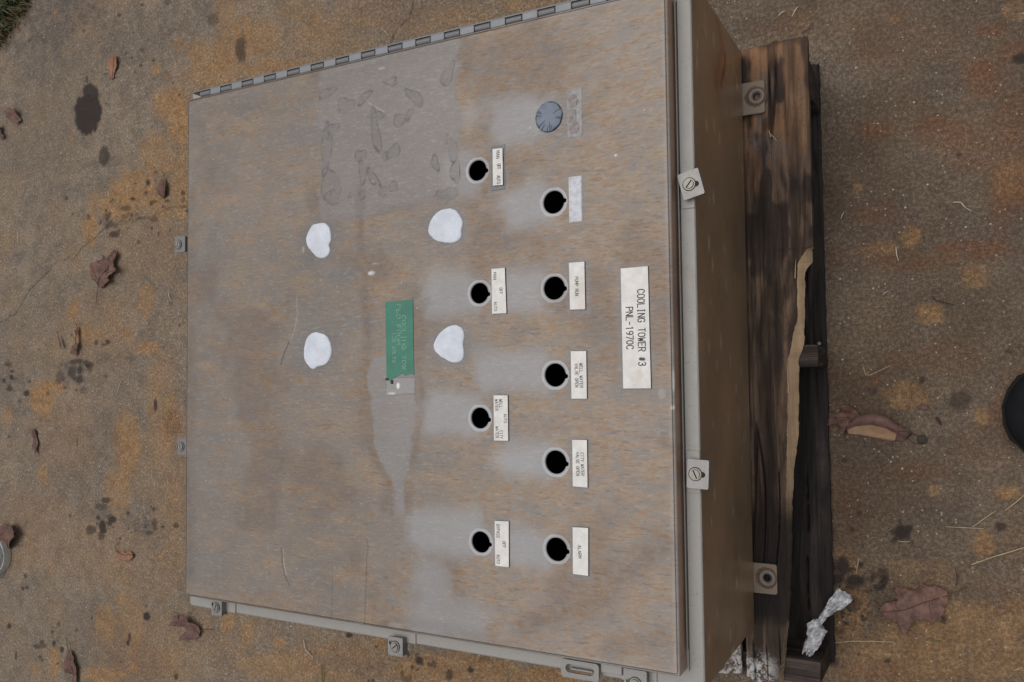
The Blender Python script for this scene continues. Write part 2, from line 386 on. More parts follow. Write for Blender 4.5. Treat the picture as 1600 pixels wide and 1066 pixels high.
    RED = [(1540, 118, 34, 34, .8), (1548, 48, 26, 10, .7), (1580, 80, 30, 14, .6), (1470, 205, 50, 22, .7), (1370, 205, 40, 18, .6), (1530, 240, 60, 30, .5), (1400, 18, 24, 16, .4), (1580, 200, 30, 60, .6),
           (1575, 300, 30, 60, .6), (1370, 335, 40, 22, .5), (1400, 60, 90, 40, .3), (1340, 400, 70, 20, .4), (1520, 390, 70, 14, .7), (1430, 408, 70, 14, .6), (1365, 597, 8, 16, .8), (1400, 560, 20, 10, .4), (1480, 560, 60, 30, .3), (1420, 735, 60, 14, .4),
           (1230, 45, 60, 18, .3), (1540, 700, 50, 40, .3), (1560, 930, 40, 30, .4), (1350, 1050, 60, 20, .5), (375, 72, 12, 18, .5), (262, 120, 6, 12, .5), (270, 660, 14, 22, .6), (215, 1040, 50, 30, .3), (1585, 640, 40, 60, .5), (1320, 800, 40, 60, .25), (1360, 60, 50, 40, .25)]
    for s in RED: stain(B, 0, *s)
    stain(A, 1, 137, 176, 22, 33, 1, .1, .55); stain(A, 1, 163, 243, 9, 15, .8, .2, .5); stain(A, 1, 140, 145, 13, 14, .95, .12, .5)
    DRK = [(375, 78, 9, 18, .7), (332, 30, 8, 9, .5), (1410, 832, 13, 11, 1), (1420, 826, 7, 6, 1), (1565, 823, 9, 7, .85), (1342, 801, 5, 4, .7), (1332, 828, 4, 4, .8), (1316, 886, 9, 13, .95), (1308, 905, 12, 9, 1), (1336, 908, 15, 9, 1),
           (1381, 909, 5, 13, .95), (1374, 918, 9, 5, .95), (1380, 897, 10, 9, .6), (1345, 882, 4, 4, .9), (1332, 945, 11, 10, .6), (1304, 1035, 8, 9, .7), (1387, 1033, 5, 4, .9), (1498, 627, 17, 15, .62), (1441, 594, 5, 5, .8),
           (1363, 612, 8, 7, .55), (1577, 550, 6, 4, .7), (1318, 719, 5, 4, .7), (1475, 968, 4, 6, .9), (1595, 92, 12, 7, .95), (1499, 242, 5, 2, .9), (1441, 687, 6, 5.5, .95), (1345, 790, 4, 3, .5), (1298, 828, 6, 8, .5), (1350, 968, 4, 4, .8), (1310, 985, 10, 6, .5),
           (229, 963, 5.5, 6.5, 1), (228, 947, 1.5, 2, .9), (202, 995, 3, 7, .9), (200, 1005, 3, 5, .9), (97, 1015, 3, 5, .95), (84, 1005, 3, 5, .9), (82, 987, 2.5, 3, .8), (92, 975, 3, 5, .6), (14, 978, 3, 4, .9), (65, 1003, 4, 2, .8), (25, 1025, 1.5, 6, .8), (275, 1058, 3, 5, .8), (255, 1058, 2, 2, .7), (66, 1032, 2, 2, .8), (190, 1034, 2, 2, .8),
           (545, 993, 6, 3, .95), (545, 990, 2, 6, .8), (655, 1032, 5.5, 6, .95), (652, 1022, 3, 2, .7), (735, 1047, 5, 5, .9), (702, 1055, 6, 10, .75), (635, 1062, 8, 6, .5), (588, 1011, 3, 2, .9), (652, 1047, 2, 2, .8), (576, 1064, 3, 3, .8), (582, 1064, 3, 3, .8), (660, 1038, 2, 2, .8), (757, 1030, 7, 4, .4), (636, 1019, 4, 3, .9),
           (160, 822, 5, 10, .95), (175, 812, 6, 6, .9), (163, 829, 4, 4, .95), (255, 823, 4, 3, .95), (275, 822, 5, 4, .7), (200, 802, 3, 4, .8), (165, 782, 7, 5, .8), (160, 792, 9, 6, .5), (243, 634, 2.5, 9, .9), (121, 692, 1, 6, .8), (14, 683, 2, 2, .7), (75, 615, 3, 2, .6), (40, 900, 3, 4, .8), (36, 920, 3, 3, .8), (42, 918, 4, 3, .7), (240, 886, 1, 4, .8), (110, 806, 3, 5, .6),
           (186, 24, 3, 3, .7), (211, 113, 2, 2, .9), (165, 116, 2, 2, .8), (104, 310, 3, 4, .7), (217, 378, 2, 5, .7), (266, 360, 2, 2, .7), (217, 378, 3, 5, .6), (280, 508, 1.5, 2, .9), (173, 315, 5, 4, .5), (177, 352, 9, 5, .5), (195, 338, 6, 4, .5), (240, 343, 7, 4, .6), (286, 302, 3, 3, .8), (286, 312, 3, 4, .6), (438, 112, 2, 3, .8), (427, 113, 2, 2, .7), (345, 120, 2, 2, .8)]
    for u, v, a, b, s in DRK: stain(A, 1, u, v, a, b, s, .25, 1.0 if a < 12 else .8)
    r9 = random.Random(3)
    for (u, v, sp, n) in ((1318, 895, 12, 34), (1345, 915, 14, 22), (1378, 908, 9, 14), (1410, 832, 10, 10), (1335, 950, 14, 14), (1320, 1000, 22, 22), (165, 815, 11, 14), (118, 582, 15, 18), (222, 822, 16, 14), (150, 560, 30, 14), (20, 595, 14, 14), (655, 1040, 22, 12), (95, 1005, 30, 12), (175, 340, 24, 26), (240, 310, 26, 26), (200, 100, 60, 26)):
        for _ in range(n):
            a = abs(r9.gauss(0, 1.6)) + .8; stain(A, 1, r9.gauss(u, sp), r9.gauss(v, sp), a * r9.uniform(.7, 1.8), a * r9.uniform(.7, 1.8), r9.uniform(.5, .95), .3, 1.2)
    GRY = [(75, 40, 40, 50, .8), (105, 15, 60, 26, .8), (60, 90, 50, 40, .5), (115, 572, 20, 12, 1), (118, 588, 14, 10, .9), (30, 592, 12, 8, .7), (105, 590, 8, 20, .6), (160, 560, 14, 10, .7), (205, 562, 10, 6, .7), (222, 558, 6, 5, .8), (165, 343, 12, 10, .8), (160, 800, 16, 14, .7), (222, 822, 18, 12, .7),
           (150, 700, 40, 50, .35), (120, 760, 40, 30, .3), (1240, 30, 50, 30, .3), (1470, 130, 40, 26, .45), (1500, 350, 50, 30, .3), (1590, 370, 20, 50, .4), (1400, 330, 40, 30, .3), (145, 990, 60, 50, .3), (575, 1050, 26, 16, .6), (560, 1030, 60, 20, .4), (1350, 700, 60, 30, .3), (1560, 700, 40, 26, .35), (1480, 800, 60, 30, .3), (130, 610, 6, 6, .8), (8, 600, 10, 40, .5), (180, 1010, 30, 20, .3), (300, 30, 60, 30, .35), (620, 15, 70, 20, .3), (200, 60, 70, 40, .4), (480, 30, 8, 8, .7)]
    for s in GRY: stain(B, 2, *s)
    # brown soil colour plus painted sky-occlusion shade, rising towards the right
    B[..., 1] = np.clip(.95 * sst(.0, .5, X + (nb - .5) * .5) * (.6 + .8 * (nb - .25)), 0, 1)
    # cracks
    jit = (fbm(X, Y, 60, 33, 3) - .5) * .012
    for pts, wd, s in (([(-30, 520), (0, 505), (25, 490), (45, 455), (70, 430), (90, 408), (115, 404), (130, 385), (150, 370), (165, 355), (190, 347), (215, 343), (240, 338), (262, 325), (290, 322), (330, 320)], .0020, .5),
                       ([(652, -30), (647, 0), (640, 28), (620, 45), (610, 68), (600, 110)], .0018, .6), ([(1300, 606), (1345, 592), (1372, 588)], .0012, .3), ([(640, 1066), (642, 1030), (645, 1010)], .0012, .5), ([(-20, 560), (50, 520), (60, 505), (105, 470)], .001, 0)):
        d = segdist(X + jit, Y + jit, GP(pts)); A[..., 2] = np.maximum(A[..., 2], s * sst(wd * 1.9, wd * .5, d) * (.4 + .9 * n2))
    co[:, 2] = (-(A[..., 2] * .003) + (n1 - .5) * .0022 - .0015 * sst(.3, .7, A[..., 0] * n1)).ravel() * ((np.abs(X) < 2.6) & (np.abs(Y) < 1.25)).ravel()
    me = mesh_np('concrete_slab', co, q); setattr_col(me, 'stain_a', A.reshape(-1, 3)); setattr_col(me, 'stain_shade_b', B.reshape(-1, 3))
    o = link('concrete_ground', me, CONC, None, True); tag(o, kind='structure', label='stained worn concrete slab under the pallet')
build_ground()

# lawn beyond the slab's edge (upper left corner)
def build_lawn():
    edge_px = [(-160, 330), (-60, 165), (-20, 95), (4, 56), (14, 40), (26, 24), (38, 10), (52, -12), (90, -70), (150, -150)]
    edge = GP(edge_px, .004)
    k = M('lawn_soil'); n = k.noise(60, 5, .7)
    c = k.mix(k.ramp(n, .3, .7), (.055, .038, .024), (.11, .07, .042)); k.bump(n, .8, .01); soil = k.out(c, .95, 0, .2)
    bm = bmesh.new(); far = [(-30, 3), (-14, 30), (-2, 30)]
    e2 = []
    for i in range(len(edge) - 1):
        for t in range(6):
            p = Vector(edge[i]).lerp(Vector(edge[i + 1]), t / 6); e2.append((p.x + rnd.uniform(-.008, .008), p.y + rnd.uniform(-.008, .008)))
    e2.append(edge[-1])
    poly = e2 + [(e2[-1][0] + 1, 30), (-30, 30), (-30, e2[0][1])]
    extr(bm, poly, [], -.02, .007)
    tag(from_bm('lawn_soil', bm, soil), kind='structure', label='bare soil verge beside the slab')
    gm = []
    for nm, cc in (('grass_green', (.09, .13, .045)), ('grass_dark', (.045, .075, .028)), ('grass_dry', (.26, .19, .10)), ('leaf_litter', (.16, .075, .045))):
        gm.append(mat_plain(nm, cc, .7, 0, .3, 40, 0))
    V = []; F = []; MI = []
    ed = [Vector(p) for p in e2]
    for i in range(26000):
        p = rnd.choice(ed) ; q = Vector((p.x - abs(rnd.gauss(0, .16)) + .012, p.y + rnd.gauss(0, .02) + abs(rnd.gauss(0, .12)) - .012))
        dist = (p - q).length
        h = rnd.uniform(.012, .04) if dist > .03 else rnd.uniform(.004, .018); a = rnd.uniform(0, 6.28); lean = rnd.uniform(.3, 1.3) * h
        wd = rnd.uniform(.0008, .0022)
        dry = rnd.random(); edge_f = math.exp(-dist / .035)
        mi = 2 if dry < .12 + .35 * edge_f else (3 if dry < .2 + .75 * edge_f else (0 if rnd.random() < .5 else 1))
        if mi == 3: wd *= 2.5; h *= .4
        s = Vector((math.cos(a), math.sin(a), 0)); t = Vector((-s.y, s.x, 0)) * wd
        b0 = Vector((q.x, q.y, .005)); m_ = b0 + s * lean * .4 + Vector((0, 0, h * .7)); tp = b0 + s * lean + Vector((0, 0, h))
        k0 = len(V); V += [b0 - t, b0 + t, m_ + t * .8, m_ - t * .8, tp]; F += [(k0, k0 + 1, k0 + 2, k0 + 3), (k0 + 3, k0 + 2, k0 + 4)]; MI += [mi, mi]
    me = bpy.data.meshes.new('grass'); me.from_pydata([tuple(v) for v in V], [], F); me.polygons.foreach_set('material_index', MI)
    o = link('grass', me, gm); tag(o, 'green and dry grass at the corner beyond the slab', 'grass', kind='stuff')
build_lawn()

# ------------------------------------------------------------------ PALLET
ZP = .140
def build_pallet():
    root = empty('pallet', (-.285, -.012, 0), label='weathered wooden pallet with a split deck board under the steel cabinet', cat='pallet')
    def board(name, x0, x1, y0, y1, z0, z1, mat, seed, right=None, raw=None, attr=None, step=.006, across=14, end=.004):
        """plank along Y; right(y)=top right edge, raw(y)=bottom right edge (sloping split face)"""
        ys = np.arange(y0, y1 + step * .5, step); ny = len(ys); sd_ = np.full(ny, seed * 1.0)
        e0 = (vnoise(ys, sd_, 90, seed) - .5) * .002
        xr = np.array([right(y) for y in ys]) if right else np.full(ny, x1) + (vnoise(ys, sd_ + 9, 70, seed) - .5) * .002
        xb = np.array([raw(y) for y in ys]) if raw else xr
        i = np.arange(across + 1) / across
        Xg = (x0 + e0)[:, None] + (xr - x0 - e0)[:, None] * i; Yg = np.repeat(ys[:, None], across + 1, 1).copy()
        je = (fbm(Xg[0], Xg[0] * 0 + seed, 110, seed, 3) - .5) * end * 5; jt = (fbm(Xg[-1], Xg[-1] * 0 + seed + 4, 110, seed, 3) - .5) * end * 5
        fb = sst(y0 + .03, y0, Yg); ft = sst(y1 - .03, y1, Yg); Yg = Yg + fb * je + ft * jt
        bend = (fbm(Yg, Xg, 6, seed, 2) - .5) * .02
        rid = np.abs(vnoise(Xg + bend, Yg * .03, 62, seed + 5) - .5); crack = sst(.045, .008, rid) * sst(.46, .60, fbm(Xg * 3, Yg, 7, seed + 8, 2) + .14 * (sst(y0 + .2, y0, Yg) + sst(y1 - .25, y1, Yg)))
        Zg = z1 + (fbm(Xg + bend, Yg * .05, 170, seed + 5, 3) - .5) * .0042 - crack * .006
        Zg[:, 0] -= .0015
        if not raw: Zg[:, -1] -= .0015
        zb = np.where(xb > xr + .001, z0 + .002, z0) if raw else np.full(ny, z0)
        n = across + 3
        V = np.zeros((ny, n, 3)); V[:, :across + 1, 0] = Xg; V[:, :across + 1, 1] = Yg; V[:, :across + 1, 2] = Zg
        V[:, across + 1] = np.stack([xb, Yg[:, -1], zb], -1); V[:, across + 2] = np.stack([x0 + e0, Yg[:, 0], np.full(ny, z0)], -1)
        V = V.reshape(-1, 3); F = []; MI = []
        for j in range(ny - 1):
            a = j * n; b = a + n
            for q_ in range(n): F.append((a + q_, a + (q_ + 1) % n, b + (q_ + 1) % n, b + q_)); MI.append(1 if (raw and q_ == across and xb[j] > xr[j] + .002) else 0)
        F.append(tuple(range(n))); MI.append(0); m_ = (ny - 1) * n; F.append(tuple(range(m_ + n - 1, m_ - 1, -1))); MI.append(0)
        CR = np.zeros((ny, n)); CR[:, :across + 1] = crack
        me = bpy.data.meshes.new(name); me.from_pydata([tuple(map(float, v)) for v in V], [], F); me.polygons.foreach_set('material_index', MI)
        co = np.array(V, dtype=float); X, Y = co[:, 0], co[:, 1]; A = np.zeros((len(V), 3))
        if attr: attr(X, Y, A)
        A[:, 1] = np.maximum(A[:, 1], CR.ravel() * .95)
        setattr_col(me, 'wood', A)
        return link(name, me, [mat, WOOD_R], root)
    TL = [(1267, 384), (1258, 392), (1248.6, 408), (1246, 419), (1245.4, 469), (1246.5, 500), (1239.4, 519), (1236, 547), (1230.5, 560), (1230, 640), (1229.5, 720), (1228, 797), (1230, 850), (1229, 950), (1224, 1010), (1217, 1066)]
    TR = [(1268.6, 384), (1269.7, 409), (1261.4, 419), (1257.7, 426), (1257, 500), (1256, 537), (1252.5, 549), (1248, 561), (1248, 620), (1247.5, 682), (1241, 727), (1237.5, 797), (1237, 860), (1234, 950), (1229, 1010), (1223, 1066)]
    tl = sorted([(p[1], p[0]) for p in GP(TL, .140)]); tr = sorted([(p[1], p[0]) for p in GP(TR, .128)])
    def R_(y): return .3255 if y > .155 else float(np.interp(y, [a for a, _ in tl], [b for _, b in tl]) + (((y * 31) % 1) - .5) * .0012 + (((y * 83 + .3) % 1) - .5) * .0006)
    def W_(y): return .3255 if y > .155 else max(R_(y) + .0012, float(np.interp(y, [a for a, _ in tr], [b for _, b in tr]) + (((y * 23 + .5) % 1) - .5) * .0012 + (((-y * 61) % 1) - .5) * .0006))
    def at1(X, Y, A):
        n = fbm(X * 3, Y, 12, 5)
        A[:, 0] = sst(.22, .42, Y + (n - .5) * .25) * .95 + .25 * sst(.55, .75, n)
        blk = sst(-.20, -.27, Y) * sst(-.43, -.40, Y) * .75 + sst(.09, -.02, Y + (n - .5) * .3) * .25
        x_ = (X - .27) / .05
        A[:, 1] = np.clip(blk + .75 * sst(.012, .0, np.abs(X - (.262 + .01 * np.sin(Y * 9)))) * sst(.35, .1, Y) * .6 + .7 * sst(.010, .0, np.hypot(X - .288, (Y - .452) * .7)), 0, 1)
        A[:, 1] = np.maximum(A[:, 1], .8 * sst(.02, .005, np.hypot((X - .232) * 1.3, Y - .14)) * (np.hypot((X - .232) * 1.3, Y - .14) > .009))
        A[:, 1] = np.maximum(A[:, 1], .5 * sst(.02, 0, np.abs(X - .3 + .02 * (Y - .45) * 4)) * sst(.38, .42, Y))
        pt = fbm(X * 2.6, Y * .8, 16, 77, 3)
        A[:, 1] = np.maximum(A[:, 1], .85 * sst(.56, .66, pt) * sst(-.1, .2, Y)); A[:, 1] = np.maximum(A[:, 1], .7 * sst(.012, 0, .484 - Y + (n - .5) * .02) * (X > .25))
        A[:, 2] = sst(-.455, -.49, Y) * sst(.268, .235, X) * .9
    board('deck_board', .2115, .3255, -.507, .484, .124, ZP, WOOD_D, 11, R_, W_, at1, step=.0035, across=64)
    def at2(X, Y, A): A[:, 2] = sst(-.43, -.47, Y) * .85; A[:, 0] = .25; A[:, 1] = 0
    xs = .2035
    i = 0
    while xs > -.88:
        wd = .098
        board('deck_board', xs - wd, xs, -.500 + .006 * rnd.uniform(-1, 1), .478 + rnd.uniform(-.006, .006), .124, ZP, WOOD_D, 20 + i, attr=at2 if i == 0 else None, step=.02 if i else .004, across=8 if i else 40)
        xs -= wd + .024; i += 1
    def atb(X, Y, A): A[:, 1] = .5 * sst(.006, .001, np.abs(X - .285)) + .35
    for j, (a, b) in enumerate(((.228, .3255), (-.33, -.23), (-.88, -.785))):
        board('bottom_board', a, b, -.505, .478, .001, .017, WOOD_B, 50 + j, attr=atb if j == 0 else None, step=.01 if j else .004, across=10 if j else 36)
    bm = bmesh.new()
    for (a, b, xe) in ((-.507, -.472, .3175), (-.0245, .0085, .3262), (.398, .452, .3245)):
        bm = bmesh.new(); box(bm, -.88, xe, a, b, .0175, .1235, .0015)
        for v in bm.verts:
            if v.co.x > .2: v.co.x += rnd.uniform(-.002, .002); v.co.y += rnd.uniform(-.001, .001)
        o = from_bm('stringer', bm, WOOD_S, root); setattr_col(o.data, 'wood', np.zeros((len(o.data.vertices), 3)))
    for (u, v) in ((1248, 560), (1252, 570), (1280, 537)):
        x, y = G(u, v, .02); bm = bmesh.new(); bmesh.ops.create_cone(bm, cap_ends=True, segments=10, radius1=.003, radius2=.003, depth=.004, matrix=Matrix.Translation((x, y, .0185)))
        from_bm('nail', bm, WASH, root)
    x, y = G(1225, 105, .141)
    # loose splinters along the split
    for (u, v, L, a) in ((1243, 420, .03, 86), (1231, 590, .05, 92), (1207, 213, .020, 128), (1203, 209, .012, 100)):
        x, y = G(u, v, .142); dx, dy = math.cos(math.radians(a)) * L / 2, math.sin(math.radians(a)) * L / 2
        bm = bmesh.new(); tube(bm, [(x - dx, y - dy, .1415), (x, y, .143), (x + dx, y + dy, .1435)], .0011, 4, 0, [1, .8, .2]); o = from_bm('splinter', bm, WOOD_R, root)
        setattr_col(o.data, 'wood', np.zeros((len(o.data.vertices), 3)))
build_pallet()

# ------------------------------------------------------------------ CABINET
X0, X1, Y0, Y1 = -.6502, .2057, -.3995, .4508      # door
BX0, BX1, BY0, BY1 = -.672, .2278, -.4253, .4773    # body
ZD, ZL, ZB = .4727, .4430, .1415
cab = empty('electrical_cabinet', ((BX0 + BX1) / 2, (BY0 + BY1) / 2, ZB), label='large rust-streaked grey steel control cabinet lying on its back on the pallet, door up', cat='cabinet')

HOLES = []      # x, y, r, notch angle, ring
for i, (u, v) in enumerate(((865, 315.9), (865.8, 450.3), (867.4, 586.2), (868.4, 722.4), (869.6, 858.7))):
    x, y = G(u, v, ZD); HOLES.append((x, y, .01535, math.radians(-6 + (8 if i == 0 else 0))))
for (u, v) in ((745.9, 266.4), (748.9, 458.3), (750, 653.4), (751.2, 847.3)):
    x, y = G(u, v, ZD); HOLES.append((x, y, .01445, math.radians(-8)))
def hole_r(h, th):
    """keyed push-button hole: circle with a small notch"""
    d = (th - h[3] + math.pi) % (2 * math.pi) - math.pi
    return h[2] + (.0032 * max(0, 1 - (abs(d) / .2) ** 4) if abs(d) < .2 else 0)

def build_door():
    r = .0035; st = .0015
    nx = int(round((X1 - X0 - 2 * r) / st)); ny = int(round((Y1 - Y0 - 2 * r) / st))
    xs = np.linspace(X0 + r, X1 - r, nx + 1); ys = np.linspace(Y0 + r, Y1 - r, ny + 1)
    warp = lambda X, Y: ZD + .0009 * (fbm(X, Y, 3.1, 71, 3) - .5)
    Xg, Yg = np.meshgrid(xs, ys, indexing='ij')
    X, Y, co, q = grid_mesh('d', xs, ys, warp(Xg, Yg))
    NY = len(ys); keep = np.ones(len(q), bool); cellI = np.arange(len(q)) // (NY - 1); cellJ = np.arange(len(q)) % (NY - 1)
    V = [co]; Q = [q]; nv = len(co); K = 15          # half-size of the cell patch round each hole
    extraV = []; extraQ = []
    ringflag = []
    for h in HOLES:
        ci = int(round((h[0] - xs[0]) / (xs[1] - xs[0]))); cj = int(round((h[1] - ys[0]) / (ys[1] - ys[0])))
        i0, i1, j0, j1 = ci - K, ci + K, cj - K, cj + K
        keep &= ~((cellI >= i0) & (cellI < i1) & (cellJ >= j0) & (cellJ < j1))
        loop = [(i, j0) for i in range(i0, i1)] + [(i1, j) for j in range(j0, j1)] + [(i, j1) for i in range(i1, i0, -1)] + [(i0, j) for j in range(j1, j0, -1)]
        outer = [i * NY + j for i, j in loop]; n = len(outer)
        th = [math.atan2(ys[j] - h[1], xs[i] - h[0]) for i, j in loop]
        R0 = [hole_r(h, t) for t in th]; Ro = [math.hypot(xs[i] - h[0], ys[j] - h[1]) for i, j in loop]
        # ring outline with flats, like a wiped washer mark
        def rr(t): return (h[2] + .0044) * min(1.0, .955 / max(.2, abs(math.sin(t)))) if abs(math.sin(t)) > .9 else (h[2] + .0044)
        prev = outer
        zz = ZD
        levels = []
        for f in (.5, 0.0): levels.append([rr(t) + .0004 + (Ro_ - rr(t) - .0004) * f for t, Ro_ in zip(th, Ro)])
        flags = [0, 0]
        levels.append([rr(t) for t in th]); flags.append(1)
        levels.append([(rr(t) + a) / 2 for t, a in zip(th, R0)]); flags.append(1)
        levels.append([max(a, .0) for a in R0]); flags.append(1)
        for L, fl in zip(levels, flags):
            ids = []
            for t, rad, i_, j_ in zip(th, L, [a for a, _ in loop], [b for _, b in loop]):
                x, y = h[0] + rad * math.cos(t), h[1] + rad * math.sin(t)
                extraV.append((x, y, float(warp(np.array(x), np.array(y))))); ringflag.append(fl); ids.append(nv); nv += 1
            for a in range(n): b = (a + 1) % n; extraQ.append((prev[a], prev[b], ids[b], ids[a]))
            prev = ids
        ids = []
        for t, rad in zip(th, levels[-1]):      # sheet thickness
            extraV.append((h[0] + rad * math.cos(t), h[1] + rad * math.sin(t), ZD - .0025)); ringflag.append(2); ids.append(nv); nv += 1
        for a in range(n): b = (a + 1) % n; extraQ.append((prev[a], prev[b], ids[b], ids[a]))
    # rounded edge and flange
    loop = [(i, 0) for i in range(nx)] + [(nx, j) for j in range(ny)] + [(i, ny) for i in range(nx, 0, -1)] + [(0, j) for j in range(ny, 0, -1)]
    prev = [i * NY + j for i, j in loop]; n = len(loop)
    prof = [(r * math.sin(a), r * (1 - math.cos(a))) for a in (math.radians(22), math.radians(45), math.radians(68), math.radians(90))] + [(r, .012), (r, ZD - ZL - .0012)]
    for off, dz in prof:
        ids = []
        for i, j in loop:
            x = xs[i] + (off if i == nx else (-off if i == 0 else 0)); y = ys[j] + (off if j == ny else (-off if j == 0 else 0))
            if (i in (0, nx)) and (j in (0, ny)):
                x = xs[i] + (off * .8 if i == nx else -off * .8); y = ys[j] + (off * .8 if j == ny else -off * .8)
            extraV.append((x, y, ZD - dz)); ringflag.append(0 if dz < .003 else 3); ids.append(nv); nv += 1
        for a in range(n): b = (a + 1) % n; extraQ.append((prev[a], prev[b], ids[b], ids[a]))
        prev = ids
    co = np.vstack([co, np.array(extraV)]); q = np.vstack([q[keep], np.array(extraQ)])
    fl = np.concatenate([np.zeros(len(X.ravel())), np.array(ringflag)])
    me = mesh_np('door', co, q)
    x, y = co[:, 0], co[:, 1]
    N1 = fbm(x, y, 9, 41); N2 = fbm(x, y, 30, 47); N3 = fbm(x, y, 120, 53, 3); NS = fbm(x, y * 3.2, 16, 61)
    A = np.zeros((len(x), 3)); B = np.zeros((len(x), 3))
    P = lambda u, v: G(u, v, ZD)
    # rust amount: light on the left, strong on the right
    A[:, 0] = np.clip(.44 + .46 * sst(-.34, .06, x) + (NS - .5) * .9 + (N1 - .5) * .5 - .12 * sst(-.48, -.62, x), 0, 1)
    def patch(u0, v0, u1, v1, soft=.012, rag=.02):
        (xa, ya), (xb, yb) = P(u0, v0), P(u1, v1); a, b = min(xa, xb), max(xa, xb); c, d = min(ya, yb), max(ya, yb)
        xx = x + (N2 - .5) * rag * 2; yy = y + (N1 - .5) * rag * 2
        return sst(a - soft, a + soft, xx) * sst(b + soft, b - soft, xx) * sst(c - soft, c + soft, yy) * sst(d + soft, d - soft, yy)
    def ell(u, v, ru, rv, soft=.35, rag=.5):
        c = P(u, v); ax = abs(P(u + ru, v)[0] - c[0]); ay = abs(P(u, v + rv)[1] - c[1])
        d = np.hypot((x - c[0]) / ax, (y - c[1]) / ay) + (N2 - .5) * rag + (N3 - .5) * rag * .3
        return sst(1 + soft, 1 - soft, d)
    clean = np.zeros(len(x)); pale = np.zeros(len(x))
    # wiped streaks to the left of each hole
    for (u0, v0, u1, v1, s) in ((765, 148, 850, 212, .8), (785, 286, 860, 345, .9), (775, 418, 862, 482, .9), (740, 552, 862, 618, .85), (780, 690, 866, 752, .95), (765, 828, 866, 890, .9),
                                (690, 235, 748, 300, .6), (668, 425, 746, 488, .8), (660, 618, 748, 690, .9), (640, 795, 750, 870, .95), (650, 860, 700, 1000, .7), (640, 930, 760, 1010, .6)):
        m = patch(u0, v0, u1, v1, .016, .022); clean = np.maximum(clean, m * .85); pale = np.maximum(pale, m * s * .42)
    for (u, v, ru, rv, s) in ((770, 175, 50, 25, .3), (805, 318, 42, 24, .4), (810, 450, 42, 26, .4), (800, 585, 46, 26, .35), (815, 722, 44, 24, .45), (810, 857, 46, 28, .4), (700, 462, 40, 24, .3), (700, 650, 44, 26, .35), (700, 830, 52, 34, .4)):
        m = ell(u, v, ru, rv, .6, .3); pale = np.maximum(pale, m * s)
    # ghost of a removed data plate
    g = patch(497, 98, 716, 318, .006, .016); clean = np.maximum(clean, g * .78); pale = np.maximum(pale, g * .10)
    clean = np.maximum(clean, ell(700, 112, 20, 24, .2, .3) * .8)
    # teardrop under the green label
    yy_c = P(620, 555)[1]; yb_c = P(625, 805)[1]
    t = np.clip((yy_c - y) / (yy_c - yb_c), 0, 1); cx = P(612, 600)[0] + .012 * t
    hw = np.interp(t, [0, .15, .45, .62, .78, .9, 1], [.038, .042, .036, .030, .014, .011, .010]) + (N2 - .5) * .020 + (N1 - .5) * .012
    inside = sst(.002, -.002, np.abs(x - cx) - hw) * sst(-.01, .01, t) * (y < yy_c) * (y > yb_c)
    edge = sst(.016, .002, np.abs(np.abs(x - cx) - hw - .006)) * (y < yy_c - .004) * (y > yb_c) * (1 - inside)
    clean = np.maximum(clean, inside * .85); pale = np.maximum(pale, inside * .16)
    rem = patch(603, 590, 648, 616, .0015, .004); pale = np.maximum(pale, rem * .34); clean = np.maximum(clean, rem)
    A[:, 2] = np.maximum(A[:, 2], .5 * (np.abs(rem - .45) < .35) * (.3 + N3))
    A[:, 2] = np.maximum(A[:, 2], edge * .5 * (.1 + N3) * sst(.25, .6, N1))
    for (u, v, ru, rv) in ((498, 376, 30, 38), (697, 354, 36, 36), (496, 547, 46, 40), (703, 538, 40, 38), (858, 183, 34, 34), (535, 430, 24, 14)):
        clean = np.maximum(clean, ell(u, v, ru, rv, .3, .4) * .9)
    for pp in ((764, 227, 791, 298), (880, 140, 912, 214), (886, 275, 912, 348), (885, 405, 920, 490), (886, 545, 920, 628), (888, 683, 922, 765), (889, 818, 922, 904), (764, 414, 796, 496), (766, 612, 798, 692), (768, 808, 800, 890), (962, 412, 1020, 612)):
        clean = np.maximum(clean, patch(*pp, .004, .008) * .8)
    A[:, 0] *= 1 - clean
    A[:, 1] = np.clip(pale + .16 * sst(-.35, .1, x), 0, .6)  # the rise to the right puts brighter reflected light into the colour
    # worn pale strip along the right edge, frosty small scuffs on every edge
    A[:, 1] = np.maximum(A[:, 1], .48 * sst(.014, .004, X1 - x) * (.5 + .8 * (N2 - .2)))
    A[:, 1] = np.maximum(A[:, 1], .35 * sst(.012, .003, np.minimum(y - Y0, Y1 - y)) * sst(-.2, .1, x))
    A[:, 1] = np.where(fl == 1, .95, A[:, 1]); A[:, 0] = np.where(fl == 1, 0, A[:, 0])
    A[:, 2] = np.where(fl == 3, .0, A[:, 2])
    # dirt
    for (pts, wd, s) in (([(1040, 845), (985, 890), (940, 925), (890, 955), (820, 975)], .022, .38), ([(560, 300), (565, 380), (572, 470), (575, 560)], .012, .34), ([(575, 620), (580, 700), (610, 770), (612, 800)], .009, .35),
                         ([(655, 590), (660, 640), (645, 720)], .008, .30), ([(700, 300), (640, 325), (590, 330)], .010, .22), ([(1050, 100), (1052, 400)], .006, .15), ([(430, 170), (620, 90), (800, 60)], .02, .12), ([(950, 1010), (1030, 1000)], .018, .28), ([(300, 300), (296, 560), (295, 900)], .02, .28), ([(600, 975), (640, 990)], .012, .35), ([(1030, 690), (1046, 700)], .01, .3), ([(440, 160), (330, 175)], .016, .18), ([(1040, 540), (1046, 560)], .01, .2), ([(905, 960), (1000, 870)], .03, .2), ([(545, 950), (860, 1020)], .012, .15)):
